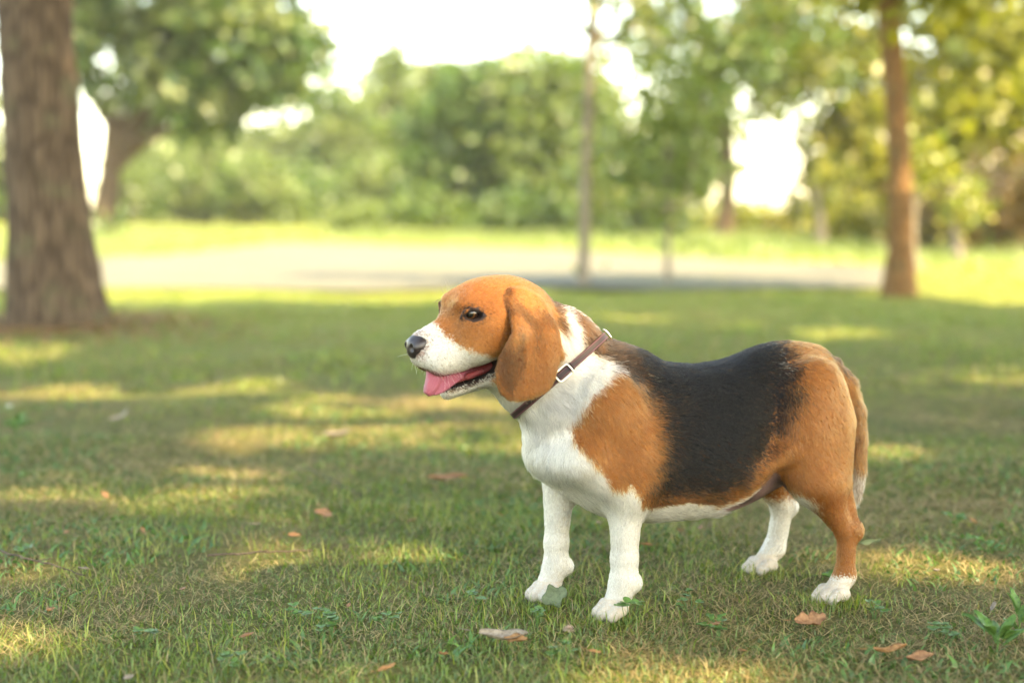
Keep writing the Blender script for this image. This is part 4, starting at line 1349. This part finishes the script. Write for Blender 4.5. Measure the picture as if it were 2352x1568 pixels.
# mossy undergrowth: very short broad blades
xy = scatter(130000, 1.45, 3.6, rg, power=0)
xy = xy[rg.random(len(xy)) < np.clip(.5 + .5 * patch(xy, 5, 67), .1, 1)]; m = len(xy)
blades('moss', xy, rg.uniform(.005, .014, m), rg.uniform(.0015, .003, m), rg.uniform(.3, 1.2, m), tint_of(np.array([(.085, .155, .022), (.125, .185, .034), (.060, .120, .020)]), m), rg, seg=2)
# low broad-leaved ground cover
xy = scatter(16000, 1.45, 4.2, rg, power=0)
xy = xy[patch(xy, 6, 69) + .6 * patch(xy, 21, 70) > .45]; m = len(xy)
blades('ground_cover', xy, rg.uniform(.010, .022, m), rg.uniform(.004, .009, m), rg.uniform(.6, 1.8, m), tint_of(np.array([(.045, .135, .030), (.065, .165, .032), (.085, .185, .040)]), m), rg, seg=3)
# tall weeds along the far side of the road
xy = np.stack((rg.uniform(-14, 16, 26000), rg.uniform(20, 34, 26000)), 1)
fx = 21.0 + 3.2 * np.clip(-(xy[:, 0] + 2) / 3, 0, 1) * 0 
inside_road = np.zeros(len(xy), bool)
pr = np.array([(p[0], p[1]) for p in dense])
def in_poly(xy, poly):
    ins = np.zeros(len(xy), bool)
    for i in range(len(poly)):
        a, b = poly[i - 1], poly[i]
        c = (a[1] > xy[:, 1]) != (b[1] > xy[:, 1])
        ins ^= c & (xy[:, 0] < (b[0] - a[0]) * (xy[:, 1] - a[1]) / (b[1] - a[1] + 1e-12) + a[0])
    return ins
xy = np.concatenate((xy, np.stack((rg.uniform(-9, 9, 22000), rg.uniform(10.2, 22, 22000)), 1)))
xy = xy[~in_poly(xy, pr)]
m = len(xy)
blades('tall_grass', xy, rg.uniform(.06, .34, m) * (.6 + .5 * np.clip(patch(xy, 1.2, 68), 0, 1)) * np.clip((xy[:, 1] - 9) / 9, .25, 1), .014 * rg.uniform(.7, 1.5, m), rg.uniform(.2, .9, m), tint_of(np.array([(.15, .215, .045), (.19, .235, .06), (.12, .185, .04)]), m), rg, seg=2)

# brown litter round the foot of the big trunk
ba = gpt(128, 748)
a_ = rg.uniform(0, 6.28, 5000); r_ = .18 + np.abs(rg.normal(0, .42, 5000))
xy = np.stack((ba[0] + r_ * np.cos(a_), ba[1] + r_ * np.sin(a_) * 1.1), 1); m = len(xy)
blades('leaf_litter', xy, rg.uniform(.02, .05, m), rg.uniform(.008, .02, m), np.zeros(m), tint_of(np.array([(.22, .11, .045), (.30, .17, .07), (.14, .075, .035)]), m), rg, flat=rg.uniform(.02, .5, m), z0=.004, seg=2)
# ================================================================== SMALL THINGS ON THE LAWN
def plain_leaf(name, c0, c1, c2, rough=.7):
    t = NT(name)
    oc = t.obj()
    c = t.ramp(t.noise(150, 7, .7, oc), [(.35, tuple(x * .6 for x in c0)), (.55, c1), (.75, c2)])
    t.bump(t.noise(260, 4, .6, oc), .4, .001)
    m = t.base(c, rough, .25)
    return m
M_DRY = plain_leaf('dry_leaf_tan', (.17, .080, .036), (.23, .115, .055), (.26, .145, .07))
M_DRYP = plain_leaf('dry_leaf_pale', (.15, .12, .085), (.22, .18, .13), (.26, .22, .17))
M_DRYB = plain_leaf('dry_leaf_brown', (.16, .075, .03), (.26, .13, .05), (.34, .18, .08))
M_GRNL = plain_leaf('grey_green_leaf', (.05, .08, .035), (.07, .10, .05), (.09, .12, .06), .5)
M_WEED = plain_leaf('weed_leaf', (.045, .11, .025), (.065, .14, .03), (.09, .165, .04), .5)
M_TWIG = plain_leaf('twig_bark', (.045, .035, .028), (.09, .065, .045), (.14, .10, .07), .9)
M_FLOWER = plain_leaf('seed_head', (.40, .28, .20), (.50, .36, .26), (.58, .44, .33), .9)
M_WHITEF = plain_leaf('white_bloom', (.70, .72, .60), (.78, .78, .68), (.80, .80, .74), .7)
def leaf_shape(L, W, curl, fold, lobes=0, n=12, m=7, seed=0, wave=.0):
    """a leaf blade with midrib, curled along its length and folded along the rib; real thickness"""
    r = np.random.default_rng(seed)
    V, F = [], []
    for i in range(n + 1):
        s = i / n
        hw = W * .5 * (math.sin(math.pi * min(1, s * .94 + .04)) ** .75)
        if lobes: hw *= 1 + .42 * math.cos(lobes * 2 * math.pi * s + .4) * (.3 + .7 * s)
        th = curl * (s - .3)
        x = L * (s - .5) if abs(curl) < 1e-3 else L / curl * math.sin(th)
        z0_ = 0 if abs(curl) < 1e-3 else L / curl * (1 - math.cos(th))
        for j in range(m):
            v_ = (j / (m - 1) - .5) * 2
            y = hw * v_ * math.cos(fold * abs(v_))
            z = z0_ + hw * abs(v_) * math.sin(fold) * abs(v_) + wave * math.sin(9 * s + 4 * v_ + seed) * abs(v_)
            V.append((x, y, z))
    nt = len(V)
    V += [(x, y, z - .0006) for x, y, z in V]
    for i in range(n):
        for j in range(m - 1):
            a = i * m + j
            F.append((a, a + m, a + m + 1, a + 1)); F.append((nt + a, nt + a + 1, nt + a + m + 1, nt + a + m))
    for i in range(n):
        for a, b in ((i * m, (i + 1) * m), ((i + 1) * m + m - 1, i * m + m - 1)):
            F.append((a, nt + a, nt + b, b))
    # stalk
    b0 = len(V)
    for i in range(4):
        for q in ((0, 1), (.87, -.5), (-.87, -.5)):
            V.append((-L * .5 * (1 if abs(curl) < 1e-3 else .95) - i * L * .07, q[0] * .0006, q[1] * .0006 + V[m // 2][2] + .0004))
    for i in range(3):
        for q in range(3): F.append((b0 + i * 3 + q, b0 + i * 3 + (q + 1) % 3, b0 + i * 3 + 3 + (q + 1) % 3, b0 + i * 3 + 3 + q))
    return V, F
def fallen(px, py, L, W, rz, mat, label, curl=.6, fold=.35, lobes=0, tilt_=(0, 0), lift=.018, wave=.002, seed=0, group=None, name='fallen_leaf', cat='leaf'):
    g = gpt(px, py)
    V, F = leaf_shape(L, W, curl, fold, lobes, seed=seed, wave=wave)
    o = mesh_obj(name, V, F, mat)
    o.location = (g[0], g[1], float(ground_z(g[0], g[1])) + lift)
    o.rotation_euler = (tilt_[0], tilt_[1], rz)
    tag(o, label, cat, group)
    return o
fallen(1846, 1446, .046, .030, .25, M_DRY, 'orange tan lobed fallen leaf below the hind paw', .9, .45, 3, (.40, .1), .016, seed=2)
fallen(1135, 1490, .070, .024, -.25, M_DRYP, 'pale curled dry leaf with a folded blade in the front grass', .9, .7, 0, (.35, .1), .022, seed=3)
fallen(1175, 1497, .036, .016, -.45, M_DRYB, 'small brown dry leaf tucked against the pale curled leaf', .8, .6, 0, (.5, 0), .022, seed=31)
fallen(2030, 1515, .044, .015, -.1, M_DRYB, 'narrow dark brown curled leaf in the grass', 1.1, .7, 0, (.2, 0), .016, seed=4)
fallen(2100, 1527, .038, .018, .2, M_DRY, 'light tan leaf next to the narrow dark brown one', .6, .4, 0, (.3, 0), .014, seed=5)
fallen(1262, 1398, .040, .030, .35, M_GRNL, 'grey green leaf standing against the front paw', .25, .15, 2, (1.2, -.35), .022, seed=6, wave=.001)
fallen(736, 1192, .050, .024, -.75, M_DRY, 'pinkish tan leaf lying on the open grass', .5, .4, 0, (.25, .2), .018, seed=7)
fallen(268, 985, .062, .020, .35, M_DRYP, 'pale arched leaf catching the light in the sun patch', 1.7, .3, 0, (.4, -.2), .030, seed=8)
fallen(762, 1008, .075, .032, -.3, M_DRYP, 'whitish crumpled leaf at the edge of the sun patch', .8, .7, 0, (.2, 0), .018, seed=9)
fallen(1010, 1102, .090, .030, -.12, M_DRY, 'long orange tan leaf on the lawn behind the sun patch', .4, .4, 0, (.2, 0), .016, seed=10)
fallen(1905, 1344, .040, .022, .1, M_WEED, 'flat green leaf lying between the hind paws', .3, .3, 0, (.3, 0), .020, seed=11)
fallen(1985, 1268, .045, .012, .3, M_GRNL, 'slender grey green leaf behind the hock', .5, .3, 0, (.2, 0), .018, seed=12)
# small scattered dry leaves
pr2 = np.random.default_rng(5)
spots = [(245, 1150, 'dark patch of grass'), (150, 1240, ''), (540, 1155, ''), (580, 1220, ''), (670, 1245, ''), (330, 1240, ''), (420, 1370, ''), (800, 1410, ''), (730, 1170, ''), (300, 1570, ''), (1020, 1520, ''),
         (1560, 1235, ''), (1610, 1225, ''), (1490, 1270, ''), (2240, 1215, ''), (2150, 1330, ''), (1100, 1080, ''), (880, 1060, ''), (500, 1010, ''), (640, 1115, ''), (120, 1420, ''), (2280, 1415, ''), (1700, 1510, ''), (1360, 1515, ''),
         (1640, 1450, ''), (940, 1210, ''), (1150, 1190, ''), (200, 1330, ''), (560, 1480, ''), (880, 1555, '')]
LEAFM = [leaf_shape(.030, .014, .7, .5, 0, 8, 5, seed=s, wave=.001) for s in range(3)]
lm = []
for i in range(3):
    o_ = bpy.data.meshes.new('small_leaf'); o_.from_pydata([tuple(map(float, v)) for v in LEAFM[i][0]], [], LEAFM[i][1]); o_.materials.append((M_DRY, M_DRYB, M_DRYP)[i])
    o_.polygons.foreach_set('use_smooth', np.ones(len(o_.polygons), bool)); lm.append(o_)
for i, (px, py, _) in enumerate(spots):
    g = gpt(px, py)
    kx = (0, 0, 1, 2, 0, 1)[i % 6]
    o = bpy.data.objects.new('small_dry_leaf', lm[kx]); COL.objects.link(o)
    s_ = pr2.uniform(.4, .95)
    o.scale = (s_, s_ * pr2.uniform(.8, 1.2), s_)
    o.location = (g[0], g[1], float(ground_z(g[0], g[1])) + .014 + .004 * pr2.random())
    o.rotation_euler = (pr2.uniform(-.4, .5), pr2.uniform(-.3, .3), pr2.uniform(0, 6.28))
    tag(o, ('little curled tan dry leaf scattered in the grass', 'little curled brown dry leaf scattered in the grass', 'little curled pale dry leaf scattered in the grass')[kx], 'leaf', ('scattered tan leaves', 'scattered brown leaves', 'scattered pale leaves')[kx])
# twigs
def twig(pts, r, label, seed):
    r_ = np.random.default_rng(seed)
    P3 = []
    for px, py, z in pts:
        g = gpt(px, py); P3.append((g[0], g[1], float(ground_z(g[0], g[1])) + z))
    P3 = np.array(P3)
    tt = np.linspace(0, 1, 14)
    q = np.stack([np.interp(tt, np.linspace(0, 1, len(P3)), P3[:, c]) for c in range(3)], 1) + r_.normal(0, .0012, (14, 3))
    paths = [(q, np.linspace(r, r * .45, 14))]
    m_ = q[6]
    paths.append((np.array([m_, m_ + np.array((.02, -.015, .006)), m_ + np.array((.035, -.02, .010))]), np.array((r * .5, r * .4, r * .2))))
    v, f = limb_mesh(paths, 6)
    o = mesh_obj('twig', v, f, M_TWIG); tag(o, label, 'twig')
twig([(475, 1292, .012), (590, 1288, .016), (720, 1278, .014)], .0022, 'dark thin twig lying across the shaded grass', 1)
twig([(700, 1080, .02), (760, 1110, .018), (830, 1145, .014)], .0016, 'thin grey twig on the lawn before the sun patch', 2)
twig([(0, 1285, .016), (90, 1312, .016), (200, 1338, .012)], .0020, 'brown twig lying beside the dry thatch', 3)
# clover and broad weeds
def oval(L, W, n=7):
    V = [(0, 0, 0)]
    for i in range(n * 2):
        b = 2 * math.pi * i / (n * 2)
        V.append((L * .5 + L * .5 * math.cos(b), W * .5 * math.sin(b), .12 * L * abs(math.sin(b)) + .05 * L * math.cos(b)))
    V.append((L * .5, 0, -.02 * L))
    c = len(V) - 1
    return V[1:], [(c - 1, i, (i + 1) % (n * 2)) for i in range(n * 2)]
CLV, CLF = oval(.0085, .0085)
cm_ = bpy.data.meshes.new('leaflet'); cm_.from_pydata(CLV, [], CLF); cm_.materials.append(M_WEED)
cm_.polygons.foreach_set('use_smooth', np.ones(len(cm_.polygons), bool))
def clover(px, py, nst, label, group, hmax=.030, big=1.0):
    g = gpt(px, py)
    z = float(ground_z(g[0], g[1]))
    root = empty('clover', (g[0], g[1], z)); tag(root, label, 'clover', group)
    for i in range(nst):
        a = pr2.uniform(0, 6.28); h = pr2.uniform(.016, hmax); ou = pr2.uniform(.004, .020)
        top = np.array((ou * math.cos(a), ou * math.sin(a), h))
        v, f = limb_mesh([(curve_pts((0, 0, -.004), top, 5, .002, i), np.full(5, .0005))], 4)
        st_ = mesh_obj('stem', v, f, M_WEED, root)
        for j in range(3):
            lf_ = bpy.data.objects.new('leaflet', cm_); COL.objects.link(lf_); lf_.parent = st_
            lf_.location = top
            s_ = pr2.uniform(.7, 1.15) * big
            lf_.scale = (s_, s_, s_)
            lf_.rotation_euler = (pr2.normal(0, .15), -.15 + pr2.normal(0, .15), a + j * 2.094 + pr2.normal(0, .1))
CL = 'green clover clump in the open grass'
for (px, py, n_, lb) in ((740, 1440, 9, CL + ', the fullest of three close together'), (760, 1465, 7, CL + ', one of two beside the fullest'), (690, 1430, 6, CL + ', one of two beside the fullest'),
                         (1280, 1520, 6, 'green clover clump beside the pale curled leaf'), (2010, 1420, 6, 'green clover clump behind the narrow dark brown leaf'), (1640, 1470, 5, 'green clover between the front paw and the orange leaf'),
                         (60, 1290, 6, 'green clover beside the brown twig'), (900, 1445, 5, 'small clover clump alone on the shaded grass'), (1230, 1430, 6, 'green clover in front of the grey green leaf'),
                         (2160, 1470, 7, 'green clover clump beside the broad pointed leaves'), (1580, 1400, 5, 'green clover behind the front paw, under the belly'), (520, 1545, 6, 'clover clump in the sunlit front grass'),
                         (1090, 1395, 5, 'small clover on the grass ahead of the paws'), (330, 1480, 5, 'clover clump in the sunlit front grass')):
    clover(px, py, n_, lb, 'clover clumps')
clover(1440, 1438, 3, 'seedling with two round leaves in front of the paw', None, .052, 1.35)
def weed(px, py, n_, L, W, h, label, seed, up=.5):
    r_ = np.random.default_rng(seed)
    g = gpt(px, py); z = float(ground_z(g[0], g[1]))
    root = empty('broadleaf_weed', (g[0], g[1], z)); tag(root, label, 'weed')
    for i in range(n_):
        a = 2 * math.pi * i / n_ + r_.normal(0, .3)
        V, F = leaf_shape(L * r_.uniform(.7, 1.15), W * r_.uniform(.8, 1.15), -.7 * r_.uniform(.5, 1.2), .3, 0, 10, 7, seed=i, wave=.0015)
        V = np.array(V); V[:, 0] += L * .55
        o = mesh_obj('leaf', V, F, M_WEED, root)
        o.rotation_euler = (0, -up * r_.uniform(.6, 1.3), a)
        o.location = (0, 0, h * r_.uniform(.1, 1.0))
    v, f = limb_mesh([(curve_pts((0, 0, -.01), (0, 0, h * 1.05), 5, .001, seed), np.linspace(.0015, .0008, 5))], 5)
    mesh_obj('stem', v, f, M_WEED, root)
weed(2290, 1500, 8, .044, .016, .024, 'clump of broad pointed green leaves in the front grass', 1, .75)
weed(2340, 1450, 6, .038, .014, .028, 'upright weed with grey green leaves behind the broad clump', 2, 1.0)
weed(2195, 1215, 5, .026, .015, .028, 'small bright green weed on the lawn behind the dog', 3, .6)
weed(2270, 1270, 5, .024, .013, .018, 'low weed near the bright green one', 4, .4)
weed(40, 1000, 7, .045, .018, .040, 'tall dark green weed at the edge of the sun patch', 5, .9)
weed(1640, 1440, 4, .020, .011, .014, 'tiny leafy weed between the front and hind paws', 6, .6)
# seed heads on stalks
def stalk(px, py, h, mat, rr, label, seed):
    g = gpt(px, py); z = float(ground_z(g[0], g[1])); r_ = np.random.default_rng(seed)
    root = empty('flower_stalk', (g[0], g[1], z)); tag(root, label, 'flower')
    top = np.array((r_.normal(0, .01), r_.normal(0, .008), h))
    v, f = limb_mesh([(curve_pts((0, 0, -.005), top, 7, .004, seed), np.linspace(.0010, .0006, 7))], 5)
    mesh_obj('stem', v, f, M_WEED, root)
    V, F = [], []
    for i in range(60):                                # florets
        d_ = r_.normal(0, 1, 3); d_ /= np.linalg.norm(d_); d_[2] = abs(d_[2]) * .8 - .2
        s_ = np.cross(d_, (0, 0, 1)); s_ /= np.linalg.norm(s_) + 1e-9
        b_ = len(V); a_ = top + d_ * rr * .35
        V += [a_ - s_ * rr * .14, a_ + s_ * rr * .14, top + d_ * rr * r_.uniform(.8, 1.1)]; F.append((b_, b_ + 1, b_ + 2))
    mesh_obj('head', V, F, mat, root, smooth=False)
stalk(1300, 1560, .065, M_FLOWER, .009, 'dry clover seed head on a stalk in the front grass', 1)
stalk(22, 985, .070, M_WHITEF, .012, 'single small white flower head on a stalk', 2)
stalk(1345, 1255, .050, M_FLOWER, .006, 'little dry seed head on a thin stalk beyond the front legs', 3)
# ================================================================== HAZE: the warm air of a summer afternoon
hz = [(-130, -40, -1.2), (130, -40, -1.2), (130, 140, -1.2), (-130, 140, -1.2), (-130, -40, 16), (130, -40, 16), (130, 140, 16), (-130, 140, 16)]
hm = bpy.data.materials.new('haze_air'); hm.use_nodes = True
hn = hm.node_tree.nodes; hn.remove(hn['Principled BSDF'])
pv = hn.new('ShaderNodeVolumePrincipled')
pv.inputs['Color'].default_value = (1.0, .97, .90, 1)
pv.inputs['Density'].default_value = .0006
pv.inputs['Anisotropy'].default_value = .15
hm.node_tree.links.new(pv.outputs[0], hn['Material Output'].inputs['Volume'])
haze = mesh_obj('haze', hz, [(0, 3, 2, 1), (4, 5, 6, 7), (0, 1, 5, 4), (1, 2, 6, 5), (2, 3, 7, 6), (3, 0, 4, 7)], hm, smooth=False)
tag(haze, kind='stuff')
